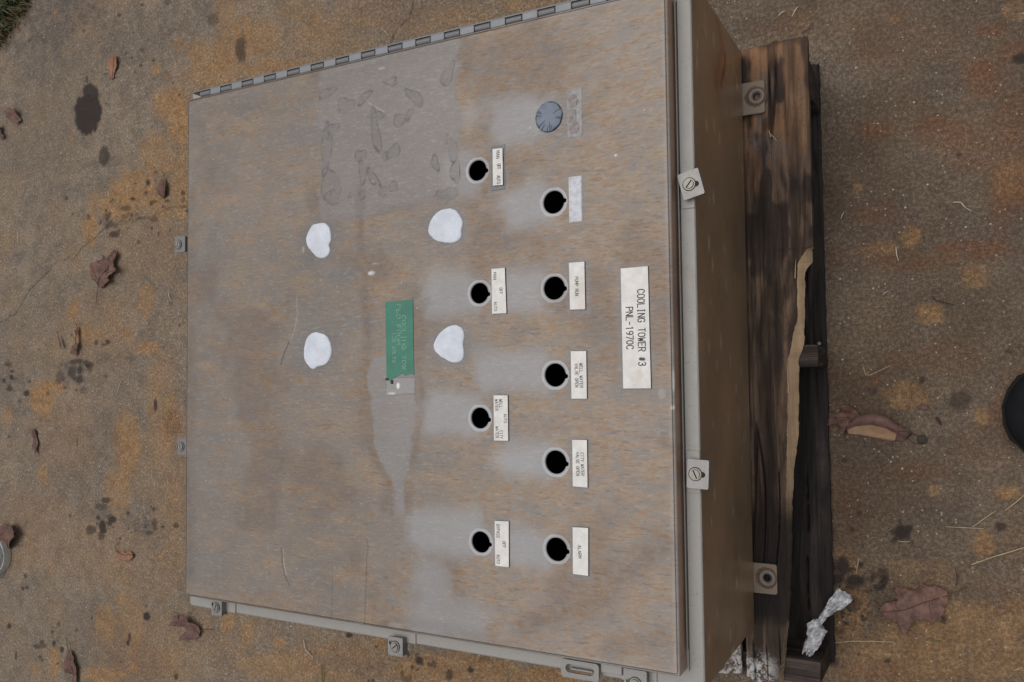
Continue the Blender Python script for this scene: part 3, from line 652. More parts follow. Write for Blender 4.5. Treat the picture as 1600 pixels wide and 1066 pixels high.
        d = segdist(x + (N2 - .5) * .012, y + (N2 - .5) * .012, GP(pts, ZD)); A[:, 2] = np.maximum(A[:, 2], s * sst(wd * 1.3, 0, d) * (.35 + 1.2 * N3))
    A[:, 2] = np.maximum(A[:, 2], .34 * sst(.5, .72, N1) * (1 - clean))
    # glue outlines
    def blob(u, v, ru, rv, ang=0, s=.5, fill=.22, lob=.25, seed=0):
        c = P(u, v); sx = abs(P(u + 1, v)[0] - c[0]); sy = abs(P(u, v + 1)[1] - c[1])
        dx = (x - c[0]) / sx; dy = -(y - c[1]) / sy; ca, sa = math.cos(math.radians(ang)), math.sin(math.radians(ang))
        a = (dx * ca + dy * sa) / ru; b = (-dx * sa + dy * ca) / rv; d = np.hypot(a, b); th = np.arctan2(b, a)
        rr_ = 1 + lob * np.sin(th * 2 + seed) * .5 + lob * .5 * np.sin(th * 3 + seed * 2.1) + (N2 - .5) * .7
        e = (d - rr_) * min(ru, rv)
        B[:, 0] = np.maximum(B[:, 0], np.maximum(s * np.clip(2.2 * (N3 - .22), 0, 1) * sst(1.5, .2, np.abs(e)), fill * (e < 0) * (.3 + 1.2 * N2)))
    for i, a in enumerate(((510, 146, 13, 7, -30), (540, 166, 11, 14, 30), (570, 152, 13, 5, -35), (610, 127, 12, 6, 5), (648, 152, 6, 18, -35), (640, 178, 4, 12, 25), (626, 187, 11, 8, 10), (587, 205, 6, 30, -5), (564, 246, 7, 12, 0), (616, 235, 8, 13, 25), (602, 244, 6, 5, 0),
                           (566, 272, 5, 18, 0), (583, 278, 5, 20, -30), (598, 300, 7, 8, -30), (614, 293, 9, 7, 0), (510, 235, 8, 40, 8), (514, 285, 12, 26, -12), (521, 305, 13, 12, 0), (706, 230, 8, 20, -10), (712, 268, 6, 18, 5), (695, 306, 14, 13, 0), (700, 115, 9, 16, 20), (563, 307, 7, 10, 70), (550, 305, 6, 5, 0), (680, 255, 5, 12, -20), (517, 205, 16, 8, -35), (588, 180, 11, 5, 0))):
        blob(*a, s=1.0, fill=.2, lob=.35, seed=i * 1.7)
    e = patch(497, 98, 716, 318, .0015, .012)
    B[:, 0] = np.maximum(B[:, 0], .28 * (1 - np.abs(e * 2 - 1)) * ((e > .02) & (e < .98)))
    # scuffs and scratches
    for (u, v, ru, rv, s) in ((580, 427, 5, 3, .7), (585, 412, 4, 1, .3), (1051, 637, 2.2, 3, .9), (474, 390, 2, 6, .2), (1052, 595, 1.5, 16, .5), (962, 243, 2, 1.5, 1), (622, 603, 2.5, 5, .95), (612, 615, 6, 2, .6), (620, 585, 1.5, 2, .7), (1034, 615, 5, 7, .12), (596, 107, 5, 2, .35), (560, 973, 6, 1.5, .2), (618, 978, 12, 5, .12)):
        B[:, 1] = np.maximum(B[:, 1], s * ell(u, v, ru, rv, .4, .9) * (.4 + N3))
    def line(pts, wd, s, ch):
        d = segdist(x + (N2 - .5) * .003, y, GP(pts, ZD)); B[:, ch] = np.maximum(B[:, ch], s * sst(wd, wd * .3, d))
    line([(463, 462), (465, 490), (460, 515), (453, 534)], .0013, .14, 1); line([(452, 534), (444, 552), (439, 570)], .0016, .75, 2)
    line([(440, 856), (441, 880), (446, 902), (453, 915)], .0017, .65, 2); line([(442, 858), (443, 880), (448, 900)], .001, .3, 1)
    line([(573, 842), (575, 855), (572, 875), (573, 900), (571, 935), (569, 975)], .0013, .5, 2); line([(520, 885), (519, 940), (518, 970)], .0012, .3, 2)
    line([(605, 560), (612, 620), (650, 640), (652, 590)], .001, .0, 2)
    line([(575, 160), (582, 164), (600, 175)], .001, .25, 1)
    setattr_col(me, 'wear_tone_a', np.clip(A, 0, 1)); setattr_col(me, 'wear_b', np.clip(B, 0, 1))
    mi = np.zeros(len(me.polygons), np.int32)
    zc = co[q][:, :, 2].min(1); isfl = (fl[q].min(1) == 3)
    mi[isfl] = 1
    me.materials.append(DOOR); me.materials.append(SIDE); me.polygons.foreach_set('material_index', mi)
    me.polygons.foreach_set('use_smooth', [True] * len(me.polygons))
    o = bpy.data.objects.new('door', me); COL.objects.link(o); o.parent = cab; o.location = -cab.location
    return o
door = build_door()

def build_body():
    # right side wall as a finely divided sheet so its rust run and chips can sit on it
    V = []; F = []; MI = []
    def quad(a, b, c, d, mi=0): k = len(V); V.extend([a, b, c, d]); F.append((k, k + 1, k + 2, k + 3)); MI.append(mi)
    rb = .012; rv = .006
    # outline of the wall (rounded vertical corners), swept in z with a rounded back edge and a crisp front edge
    ol = rrect(BX0, BX1, BY0, BY1, rv, 5); 
    def dense(ol, step):
        out = []
        for i in range(len(ol)):
            a = Vector(ol[i]); b = Vector(ol[(i + 1) % len(ol)]); n = max(1, int((b - a).length / step))
            out += [tuple(a.lerp(b, t / n)) for t in range(n)]
        return out
    ol = dense(ol, .004)
    cx, cy = (BX0 + BX1) / 2, (BY0 + BY1) / 2
    def inset(p, d):
        x, y = p; sx = (BX1 - BX0) / 2; sy = (BY1 - BY0) / 2
        return (cx + (x - cx) * (sx - d) / sx, cy + (y - cy) * (sy - d) / sy)
    rows = [(rb * (1 - math.sin(a)), ZB + rb * (1 - math.cos(a))) for a in (math.radians(0), math.radians(30), math.radians(60), math.radians(90))]
    rows += [(0, z) for z in np.linspace(ZB + rb + .004, ZL - .002, 58)] + [(.0006, ZL - .0008), (.002, ZL), (.020, ZL), (.030, ZL), (.030, ZL - .012)]
    n = len(ol); R_ = []
    for d, z in rows:
        R_.append(len(V)); V.extend([(*inset(p, d), z) for p in ol])
    for k in range(len(rows) - 1):
        lip = rows[k][1] > ZL - .0025
        for i in range(n):
            j = (i + 1) % n; F.append((R_[k] + i, R_[k] + j, R_[k + 1] + j, R_[k + 1] + i)); MI.append(1 if lip else 0)
    F.append(tuple(reversed(range(R_[0], R_[0] + n)))); MI.append(0)
    me = bpy.data.meshes.new('body'); me.from_pydata([tuple(map(float, v)) for v in V], [], F); me.polygons.foreach_set('material_index', MI)
    co = np.array(V, dtype=float); A = np.zeros((len(V), 3)); Y, Z = co[:, 1], co[:, 2]; right = co[:, 0] > BX1 - .003
    n2 = fbm(Y, Z, 60, 5)
    # rust run on the upper part of the right wall
    d = segdist(Y + (n2 - .5) * .01, Z, [(.462, .30), (.437, .275), (.41, .30), (.385, .315), (.37, .32)])
    d2 = segdist(Y + (n2 - .5) * .004, Z, [(.43, .262), (.41, .268), (.392, .285), (.377, .292)])
    A[:, 0] = np.where(right, np.maximum(.5 * sst(.022, 0, d), 1. * sst(.008, .002, d2)), 0)
    A[:, 2] = np.where(right, .6 * sst(.004, .0005, segdist(Y, Z, [(.405, .272), (.392, .283)])), 0)
    rs = np.random.RandomState(5)
    for _ in range(46):
        yy, zz, s = rs.uniform(-.42, .46), rs.uniform(.16, .43), rs.uniform(.0024, .0045)
        dd = np.hypot((Y - yy) * .45, Z - zz); A[:, 1] = np.where(right, np.maximum(A[:, 1], rs.uniform(.5, 1) * sst(s * 1.6, s * .5, dd)), A[:, 1])
    setattr_col(me, 'wear_tone_a', A)
    o = link('body', me, [SIDE, LIP], cab)
    # inner black liner: keeps the inside of the box as dark as in the photo through plain depth
    return o
body = build_body()

# gasket channel rim round the opening
bm = bmesh.new()
box(bm, X1 + .0022, X1 + .0030, -.373, .4405, ZL + .0002, ZL + .0065)
from_bm('rain_lip', bm, SCREW, body)
bm = bmesh.new(); box(bm, X1 + .0031, X1 + .0037, -.40, .452, ZL + .0002, ZL + .001)
from_bm('gasket_edge', bm, DARKM, body)

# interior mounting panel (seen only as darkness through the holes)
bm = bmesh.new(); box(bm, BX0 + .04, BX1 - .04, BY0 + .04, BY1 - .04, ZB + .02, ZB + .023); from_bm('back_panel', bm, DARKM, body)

# hinge
hr = empty('hinge', (0, Y1 + .008, ZL)); hr.parent = cab; hr.location = Vector((0, Y1 + .008, ZL)) - cab.location
xa, xb = G(304, 156, ZD - .004)[0], .2057
pitch = (G(892, 15, ZD)[0] - G(839, 25, ZD)[0]) / 2
bm = bmesh.new(); box(bm, X0 + .004, X1, Y1 + .0122, Y1 + .0145, ZL + .0005, ZD - .006, .0004); box(bm, X0 + .004, X1, Y1 + .0006, Y1 + .0112, ZL + .0005, ZL + .004)
from_bm('hinge_leaf', bm, HINGD, hr)
x = G(865.5, 18, ZD)[0]; k0 = -int((x - X0 - .004) / pitch); 
for k in range(k0, 14):
    a = x + k * pitch; b = a + pitch - .0012
    if b > X1 - .002 or a < X0 + .002: continue
    bm = bmesh.new()
    if k % 2 == 0:
        box(bm, a, b, Y1 + .0008, Y1 + .0118, ZD - .012, ZD - .0035, .0014)
        from_bm('hinge_knuckle', bm, HINGL, hr)
    else:
        bmesh.ops.create_cone(bm, cap_ends=True, segments=14, radius1=.0050, radius2=.0050, depth=b - a, matrix=Matrix.Translation(((a + b) / 2, Y1 + .0064, ZD - .0088)) @ Matrix.Rotation(math.pi / 2, 4, 'Y'))
        from_bm('hinge_knuckle', bm, HINGD, hr, False)

# clamps: plate with slotted screw, on a keeper pad
def clamp(cx, cy, w_, h_, ang, z=.4520, pad=True, slotang=60, slotdir=0, drop=0, padspan=None, padax='y', screw=(0, 0), mat=None):
    root = empty('door_clamp', (0, 0, 0)); root.parent = cab; root.location = Vector((cx, cy, ZL)) - cab.location
    sx, sy = cx + screw[0], cy + screw[1]
    ca, sa = math.cos(math.radians(slotdir)), math.sin(math.radians(slotdir))
    hc = (sx + .0088 * ca, sy + .0088 * sa)
    pl = rot(rrect(cx - w_ / 2, cx + w_ / 2, cy - h_ / 2, cy + h_ / 2, .0018, 3), cx, cy, ang)
    bm = bmesh.new(); extr(bm, pl, [circ(hc[0], hc[1], .0036, 14)], z, z + .0032)
    # folded foot that carries the plate
    from_bm('clamp_plate', bm, mat or GALV, root)
    # bent-down leg on the outer side
    bm = bmesh.new()
    if padax == 'y': lg = [(cx + w_ / 2 - .0028, cy - h_ / 2 + .001), (cx + w_ / 2 - .0004, cy - h_ / 2 + .001), (cx + w_ / 2 - .0004, cy + h_ / 2 - .001), (cx + w_ / 2 - .0028, cy + h_ / 2 - .001)]
    else: lg = [(cx + w_ / 2 - .0030, cy - h_ / 2 + .001), (cx + w_ / 2 - .0004, cy - h_ / 2 + .001), (cx + w_ / 2 - .0004, cy + h_ / 2 - .001), (cx + w_ / 2 - .0030, cy + h_ / 2 - .001)]
    extr(bm, rot(lg, cx, cy, ang), [], z - .010, z - .0001); from_bm('clamp_leg', bm, mat or GALV, root)
    bm = bmesh.new(); bmesh.ops.create_cone(bm, cap_ends=True, segments=16, radius1=.0058, radius2=.0058, depth=z - ZL - .001, matrix=Matrix.Translation((sx, sy, (z + ZL) / 2 + .0003)))
    from_bm('clamp_stud', bm, HINGD, root)
    bm = bmesh.new(); extr(bm, circ(sx, sy, .0086, 26), [], z + .0032, z + .0035); from_bm('screw_dark_ring', bm, DARKM, root)  # dark disc under the washer, shows as a ring round the screw
    bm = bmesh.new()
    extr(bm, circ(sx, sy, .0075, 24), [circ(sx, sy, .0058, 24)], z + .0033, z + .0042)
    from_bm('screw_washer', bm, SCREW, root)
    bm = bmesh.new(); c, s = math.cos(math.radians(slotang)), math.sin(math.radians(slotang)); r_ = .0055; g = .0008
    def half(sg):
        p = []; a0 = math.asin(g / r_)
        for i in range(12):
            t = a0 + (math.pi - 2 * a0) * i / 11; px, py = r_ * math.cos(t), sg * r_ * math.sin(t); p.append((sx + px * c - py * s, sy + px * s + py * c))
        return p
    extr(bm, half(1), [], z + .0034, z + .0060); extr(bm, half(-1), [], z + .0034, z + .0060); 
    o = from_bm('screw_head', bm, SCREW, root)
    if padspan:
        a, b = padspan; bm = bmesh.new()
        if padax == 'y': box(bm, X1 + .0052, BX1 - .0005, a, b, ZL + .0003, ZL + .0018, .0005)
        elif padax == 'x': box(bm, a, b, BY0 + .0008, Y0 - .0012, ZL + .0003, ZL + .0018, .0005)
        else: box(bm, BX0 + .0005, X0 - .001, a, b, ZL + .0003, ZL + .0018, .0005)
        from_bm('keeper_pad', bm, LIP, root)
    return root
def yc(u, v, z=.4545): return G(u, v, z)
p = yc(1079, 288); a_ = G(1073, 261, ZL)[1]; b_ = G(1075, 326, ZL)[1]
clamp(p[0] + .0005, p[1], .0272, .034, 14, slotang=52, slotdir=-2, padspan=(b_, a_), screw=(-.002, 0))
p = yc(1090.5, 741); a_ = G(1080, 704, ZL)[1]; b_ = G(1082, 770, ZL)[1]
clamp(p[0], p[1], .0268, .0355, -2.5, slotang=-66, slotdir=-4, padspan=(b_, a_), screw=(-.003, 0))
p = yc(618, 1008); q_ = G(650, 1000, ZL)[0]
clamp(p[0], p[1] - .002, .0262, .027, 0, slotang=38, slotdir=150, padspan=(p[0] - .016, q_ + .0005), padax='x')
p = yc(338, 950); q_ = G(369, 950, ZL)[0]
clamp(p[0] + .001, p[1] + .001, .024, .026, 0, slotang=70, slotdir=150, padspan=(p[0] - .02, q_), padax='x')
p = yc(993, 1068); q_ = G(1027, 1060, ZL)[0]
clamp(p[0], p[1], .030, .034, 0, slotang=20, slotdir=170, padspan=(p[0] - .022, q_), padax='x')
p = yc(282.5, 382, .450); clamp(p[0] - .001, p[1], .026, .0285, 0, z=.448, slotang=70, slotdir=180, padspan=(p[1] - .02, p[1] + .02), padax='l', screw=(-.003, 0), mat=CLIP)
p = yc(282.5, 698, .450); clamp(p[0] + .002, p[1], .024, .0285, 0, z=.446, slotang=100, slotdir=180, padspan=(p[1] - .02, p[1] + .02), padax='l', screw=(-.002, 0), mat=CLIP)

# hasp: padlock tab with a long slot
h0 = G(877, 1038, .452); h1 = G(936, 1056, .452); cyh = (G(906, 1046, .452)[1])
bm = bmesh.new()
xa_, xb_ = h0[0], h1[0]; ya_, yb_ = cyh - .0125, cyh + .0105
extr(bm, rrect(xa_, xb_, ya_, yb_, .004, 4), [rrect(xa_ + .0065, xb_ - .0065, ya_ + .0065, yb_ - .0055, .0052, 6)], .4505, .4530)
hasp = from_bm('padlock_hasp', bm, GALV, cab)
bm = bmesh.new(); box(bm, xa_ + .012, xb_ - .010, cyh - .0032, cyh - .0012, .4435, .4495, .0004); from_bm('hasp_tongue', bm, LIP, hasp)
bm = bmesh.new(); box(bm, xb_ + .001, xb_ + .030, Y0 - .019, Y0 - .0015, ZL + .0004, ZL + .0055, .001); from_bm('hasp_base', bm, LIP, hasp)

# mounting feet at the back
for (u0, v0, u1, v1, hu, hv) in ((1165, 128, 1195, 179, 1181, 150), (1183, 880, 1214.5, 930, 1198, 904)):
    a = G(u0, v0, .148); b = G(u1, v1, .148); c = G(hu, hv, .151); xe = b[0]; y1_, y0_ = max(a[1], b[1]), min(a[1], b[1])
    if v0 < 300: y1_ = G(1193, 125, .148)[1]; y0_ = G(1190, 176, .148)[1]
    bm = bmesh.new(); extr(bm, rrect(BX1 - .006, xe, y0_, y1_, .0035, 4), [circ(c[0], c[1], .0060, 18)], .1435, .1475)
    foot = from_bm('mounting_foot', bm, TAB, cab)
    bm = bmesh.new(); extr(bm, [(p[0] + rnd.uniform(-.0012, .0012), p[1] + rnd.uniform(-.0012, .0012)) for p in circ(c[0] - .001, c[1], .0165, 30)], [circ(c[0], c[1], .0068, 18)], .1475, .1479); from_bm('rust_halo', bm, HALO, foot)
    bm = bmesh.new(); extr(bm, circ(c[0], c[1], .0142, 30), [circ(c[0], c[1], .0066, 18)], .1477, .1484); from_bm('rust_ring', bm, RUST, foot)
    bm = bmesh.new(); n = 30; prof = [(.0128, .1486), (.0118, .1502), (.0092, .1506), (.0068, .1492), (.0062, .1462)]
    rr_ = [[bm.verts.new((c[0] + r_ * math.cos(2 * math.pi * i / n), c[1] + r_ * math.sin(2 * math.pi * i / n), z)) for i in range(n)] for r_, z in prof]
    for A_, B_ in zip(rr_[:-1], rr_[1:]):
        for i in range(n): bm.faces.new((A_[i], A_[(i + 1) % n], B_[(i + 1) % n], B_[i]))
    from_bm('washer', bm, WASH, foot, True)

# ------------------------------------------------------------------ single-stroke engraving alphabet (4 x 6 grid)
FONT = {
 'A': [[(0, 0), (2, 6), (4, 0)], [(.75, 2.1), (3.25, 2.1)]], 'B': [[(0, 0), (0, 6), (2.6, 6), (3.6, 5.4), (3.6, 3.9), (2.6, 3.2), (0, 3.2)], [(2.6, 3.2), (4, 2.4), (4, .8), (2.9, 0), (0, 0)]],
 'C': [[(4, 4.7), (3.3, 5.7), (2, 6), (.8, 5.6), (0, 4.4), (0, 1.6), (.8, .4), (2, 0), (3.3, .3), (4, 1.3)]], 'D': [[(0, 0), (0, 6), (2.4, 6), (4, 4.6), (4, 1.4), (2.4, 0), (0, 0)]],
 'E': [[(4, 6), (0, 6), (0, 0), (4, 0)], [(0, 3.1), (3, 3.1)]], 'F': [[(4, 6), (0, 6), (0, 0)], [(0, 3.1), (3, 3.1)]],
 'G': [[(4, 4.7), (3.3, 5.7), (2, 6), (.8, 5.6), (0, 4.4), (0, 1.6), (.8, .4), (2, 0), (3.3, .3), (4, 1.3), (4, 2.8), (2.4, 2.8)]],
 'I': [[(2, 0), (2, 6)], [(1.2, 0), (2.8, 0)], [(1.2, 6), (2.8, 6)]], 'L': [[(0, 6), (0, 0), (4, 0)]], 'M': [[(0, 0), (0, 6), (2, 2.6), (4, 6), (4, 0)]], 'N': [[(0, 0), (0, 6), (4, 0), (4, 6)]],
 'O': [[(2, 6), (.8, 5.6), (0, 4.4), (0, 1.6), (.8, .4), (2, 0), (3.2, .4), (4, 1.6), (4, 4.4), (3.2, 5.6), (2, 6)]], 'P': [[(0, 0), (0, 6), (2.8, 6), (4, 5.2), (4, 3.7), (2.8, 2.9), (0, 2.9)]],
 'R': [[(0, 0), (0, 6), (2.8, 6), (4, 5.2), (4, 3.8), (2.8, 3), (0, 3)], [(2.2, 3), (4, 0)]], 'S': [[(3.9, 4.9), (3.1, 5.8), (2, 6), (.6, 5.6), (.2, 4.6), (.9, 3.5), (3.1, 2.7), (3.9, 1.6), (3.4, .4), (2, 0), (.8, .3), (0, 1.2)]],
 'T': [[(0, 6), (4, 6)], [(2, 6), (2, 0)]], 'U': [[(0, 6), (0, 1.5), (.8, .4), (2, 0), (3.2, .4), (4, 1.5), (4, 6)]], 'V': [[(0, 6), (2, 0), (4, 6)]], 'W': [[(0, 6), (.9, 0), (2, 4), (3.1, 0), (4, 6)]],
 'Y': [[(0, 6), (2, 3), (4, 6)], [(2, 3), (2, 0)]], '#': [[(1.2, .6), (1.7, 5.4)], [(2.6, .6), (3.1, 5.4)], [(.2, 2.1), (3.7, 2.1)], [(.4, 3.9), (4, 3.9)]],
 '0': [[(2, 6), (.8, 5.6), (.1, 4.2), (.1, 1.8), (.8, .4), (2, 0), (3.2, .4), (3.9, 1.8), (3.9, 4.2), (3.2, 5.6), (2, 6)]], '1': [[(1, 5), (2.2, 6), (2.2, 0)]], '2': [[(.2, 4.8), (1, 5.8), (2.4, 6), (3.7, 5.2), (3.6, 3.9), (0, 0), (4, 0)]],
 '3': [[(.3, 5.2), (1.2, 6), (2.8, 6), (3.7, 5.2), (3.5, 3.8), (1.8, 3.2)], [(1.8, 3.2), (3.6, 2.7), (4, 1.4), (3, .2), (1.4, 0), (.2, .8)]], '7': [[(0, 6), (4, 6), (1.4, 0)]],
 '9': [[(3.9, 3.6), (3, 2.7), (1.4, 2.6), (.3, 3.5), (.2, 4.8), (1.2, 5.9), (2.8, 6), (3.8, 5), (3.9, 3), (3.2, .8), (1.6, 0)]], '-': [[(.5, 3), (3.5, 3)]], ' ': []}
def text_bm(bm, txt, u, v, length, cap, z, stroke, drop=0, tilt=0.0, seed=0):
    """letters read towards -Y with their tops towards +X; u,v sight the centre, length and cap in sighted units"""
    c = G(u, v, z); S_ = abs(G(u, v + 1, z)[1] - c[1]); Sx = abs(G(u + 1, v, z)[0] - c[0])
    L = length * S_; H = cap * Sx; n = len(txt); adv = L / (n * 4 + (n - 1) * 1.55); k = H / 6; rr = random.Random(seed)
    pos = 0
    for ch in txt:
        for pl in FONT[ch]:
            P_ = [(c[0] - H / 2 + py * k, c[1] + L / 2 - (pos + px) * adv) for px, py in pl]
            for (ax, ay), (bx, by) in zip(P_[:-1], P_[1:]):
                if drop and rr.random() < drop: continue
                d = Vector((bx - ax, by - ay)); 
                if d.length < 1e-6: continue
                nrm = Vector((-d.y, d.x)).normalized() * stroke / 2; e = d.normalized() * stroke * .35
                vs_ = [bm.verts.new((x_, y_, z)) for x_, y_ in ((ax - e.x - nrm.x, ay - e.y - nrm.y), (bx + e.x - nrm.x, by + e.y - nrm.y), (bx + e.x + nrm.x, by + e.y + nrm.y), (ax - e.x + nrm.x, ay - e.y + nrm.y))]
                z += 2e-7
                bm.faces.new(vs_)
        pos += 5.55
    return z
PL = [
 ([(769.6, 233.1), (785, 231.6), (785.7, 289), (770.2, 290.3)], [('MAN', 778, 241.6, 11.5, 5.4), ('OFF', 779.4, 260.5, 8.5, 5.2), ('AUTO', 779, 281, 12.8, 5.2)], .0007, 'nameplate reading MAN OFF AUTO, narrow, topmost of the left row'),
 ([(767.9, 420.4), (788.7, 418.8), (791.2, 489.6), (769, 490.4)], [('MAN', 773.2, 431.5, 11.2, 4.4), ('OFF', 782.6, 454.9, 10, 4.6), ('AUTO', 774.1, 479, 14.2, 4.6)], .0006, None),
 ([(771.2, 617.9), (793.1, 617.8), (794.1, 688.9), (771.8, 688.6)], [('WELL', 782.3, 630.8, 13.5, 4.6), ('WATER', 775.8, 633, 17.5, 4.4), ('AUTO', 789.5, 654, 14, 4.4), ('CITY', 783.2, 679, 12, 4.6), ('WATER', 776.6, 675.4, 17.5, 4.4)], .0006, None),
 ([(772.9, 813.8), (794.8, 814.8), (795, 886.4), (773.8, 884)], [('BYPASS', 778.1, 830, 20.3, 4.6), ('OFF', 787.6, 851, 9.8, 4.6), ('AUTO', 778.4, 873.9, 13.8, 4.6)], .0006, None),
 ([(889, 410.8), (913, 409), (914.4, 483.4), (890.7, 484)], [('PUMP RUN', 901, 447.5, 29.5, 5)], .0006, None),
 ([(891.9, 549), (915.9, 548.7), (916.9, 623), (892.9, 623.3)], [('WELL WATER', 908, 586.8, 38.2, 4.9), ('VALVE OPEN', 900.9, 586.8, 36.5, 4.8)], .0006, None),
 ([(894, 687.2), (917, 687.6), (918, 762), (895, 760)], [('CITY WATER', 910, 725.3, 35.5, 4.9), ('VALVE OPEN', 902.6, 725, 36.5, 4.8)], .0006, None),
 ([(894.8, 823.9), (919, 825), (919, 900), (895.2, 896.9)], [('ALARM', 905.7, 862.3, 19.7, 5)], .0006, None),
 ([(969.8, 419.7), (1012.2, 416), (1017, 607), (973.8, 607.3)], [('COOLING TOWER #3', 1002.3, 511.8, 119, 11), ('PNL-1970C', 983.8, 512.8, 65, 10.5)], .0012, 'largest nameplate, cream, naming the cooling tower')]
for i, (c4, tx, sw, lab) in enumerate(PL):
    zt = ZD + .0022 if i else ZD + .003
    pts = GP(c4, zt); bm = bmesh.new()
    top = [bm.verts.new((x_, y_, zt)) for x_, y_ in pts]
    cxm = sum(p[0] for p in pts) / 4; cym = sum(p[1] for p in pts) / 4
    bot = [bm.verts.new((x_ + (.0004 if x_ > cxm else -.0004), y_ + (.0004 if y_ > cym else -.0004), ZD + .0001)) for x_, y_ in pts]
    bm.faces.new(top[::-1])
    for k in range(4): f = bm.faces.new((top[k], top[(k + 1) % 4], bot[(k + 1) % 4], bot[k])); f.material_index = 1
    o = from_bm('nameplate', bm, [PLATE, INK], cab)
    if lab: o['label'] = lab
    bm = bmesh.new(); z = zt + .00012
    for (t, u, v, L, H) in tx: z = text_bm(bm, t, u, v, L, H, z, sw)
    l_ = from_bm('lettering', bm, INK, o)

# green label, torn at its lower end
zt = ZD + .0009
GL = [(602, 472.3), (645, 468.2), (645.5, 530), (647, 586), (640.5, 584.5), (632, 587), (628, 583.5), (618, 589), (612.5, 592), (610.5, 597), (606, 593.5), (604, 590), (603, 530)]
bm = bmesh.new(); extr(bm, GP(GL, zt), [], ZD + .0001, zt); gl = from_bm('green_label', bm, GREEN, cab); gl['label'] = 'torn green tape label with worn pale lettering'
bm = bmesh.new(); z = zt + .0001
z = text_bm(bm, 'COOLING TOW', 631, 535, 84, 6.2, z, .0008, .13, seed=1)
z = text_bm(bm, 'FED FROM', 622.5, 507, 62, 5.6, z, .0008, .16, seed=2)
z = text_bm(bm, '120 VOLTS', 615.5, 543, 47, 5.2, z, .0008, .12, seed=3)
from_bm('lettering', bm, GREENT, gl)
# scorched tatter under the torn end
bm = bmesh.new(); box(bm, *sorted([G(603, 593, ZD)[0], G(608, 593, ZD)[0]]), *sorted([G(603, 591, ZD)[1], G(603, 594.5, ZD)[1]]), ZD + .0002, ZD + .0016, .0004); box(bm, *sorted([G(611, 600, ZD)[0], G(614.5, 600, ZD)[0]]), *sorted([G(612, 594, ZD)[1], G(612, 600, ZD)[1]]), ZD + .0002, ZD + .0018, .0005)
from_bm('charred_scrap', bm, INK, gl)

# white filler over the old instrument holes
z4 = lambda L, ox, oy: [(ox + a / 4, oy + b / 4) for a, b in L]
BL = [z4([(385, 335), (420, 330), (450, 345), (468, 385), (470, 440), (458, 468), (465, 500), (450, 535), (415, 550), (385, 545), (350, 510), (322, 470), (316, 430), (330, 385), (355, 345)], 400, 266),
      z4([(1200, 240), (1245, 250), (1280, 290), (1293, 330), (1285, 380), (1285, 420), (1250, 448), (1200, 455), (1140, 445), (1100, 420), (1078, 385), (1085, 340), (1110, 290), (1150, 255)], 400, 266),
      [(481, 527), (490, 520), (502, 521), (512, 527), (517, 538), (518.5, 550), (515, 562), (508, 570), (497, 573), (489, 577), (481, 570), (476.5, 562), (475.5, 549), (477, 538)],
      [(680, 533), (688, 520), (700, 511), (712, 508), (722, 513), (726, 525), (724, 538), (725.5, 552), (722, 563), (711, 567), (697, 562), (684, 553), (678, 543)]]
for L in BL:
    pts = GP(L, ZD); n = len(pts); out = []
    for i in range(n):                     # Catmull-Rom rounding
        p0, p1, p2, p3 = (Vector(pts[(i + k) % n]) for k in (-1, 0, 1, 2))
        for t in (0, .25, .5, .75):
            q_ = .5 * ((2 * p1) + (p2 - p0) * t + (2 * p0 - 5 * p1 + 4 * p2 - p3) * t * t + (-p0 + 3 * p1 - 3 * p2 + p3) * t ** 3)
            d = rnd.uniform(-.0003, .0003); out.append((q_.x + d, q_.y + d))
    cx = sum(p[0] for p in out) / len(out); cy = sum(p[1] for p in out) / len(out); bm = bmesh.new(); prev = None; m = len(out)
    for f, z in ((1.0, ZD + .0002), (.985, ZD + .0012), (.93, ZD + .0018), (.75, ZD + .0016), (.5, ZD + .0019), (.25, ZD + .0015)):
        ring = [bm.verts.new((cx + (x_ - cx) * f, cy + (y_ - cy) * f, z + (rnd.uniform(-.0002, .0002) if f < .95 else 0))) for x_, y_ in out]
        if prev:
            for i in range(m): bm.faces.new((prev[i], prev[(i + 1) % m], ring[(i + 1) % m], ring[i]))
        prev = ring
    bm.faces.new(prev); from_bm('white_filler', bm, CHALK, cab, True)

# crinkled blue-grey plug
c = G(858, 183, ZD); bm = bmesh.new(); n = 160; prev = None; CRS = {rnd.randrange(160): rnd.uniform(.35, .8) for _ in range(14)}
for fi, (f, z) in enumerate(((1.0, .0003), (.99, .0020), (.90, .0026), (.72, .0022), (.5, .0019), (.25, .0020), (.02, .0020))):
    ring = []
    for i in range(n):
        t = 2 * math.pi * i / n; cr = (math.sin(t * 11 + 1.3) + .7 * math.sin(t * 17 + 2)) * .5
        R0 = .0190 * (1 + (-.03 if i in CRS else 0) + .022 * math.sin(t * 8) + .02 * math.sin(3 * t + 1)); dz = .0009 * cr * max(0, (f - .4) / .6) if f < .995 else 0
        if i in CRS and CRS[i] < f < .995: dz -= .0011
        ring.append(bm.verts.new((c[0] + R0 * f * math.cos(t), c[1] + R0 * 1.05 * f * math.sin(t), ZD + z + dz)))
    if prev:
        for i in range(n): bm.faces.new((prev[i], prev[(i + 1) % n], ring[(i + 1) % n], ring[i]))
    prev = ring
bm.faces.new(prev); plug = from_bm('blue_plug', bm, BLUE, cab, False)
bm = bmesh.new(); extr(bm, circ(c[0], c[1], .0200, 36, .0208), [], ZD + .0001, ZD + .0006); from_bm('plug_shadow_rim', bm, DARKM, plug); bpy.data.objects['plug_shadow_rim'].name = 'plug_shadow_disc'  # dark disc stands in for the shade round the plug

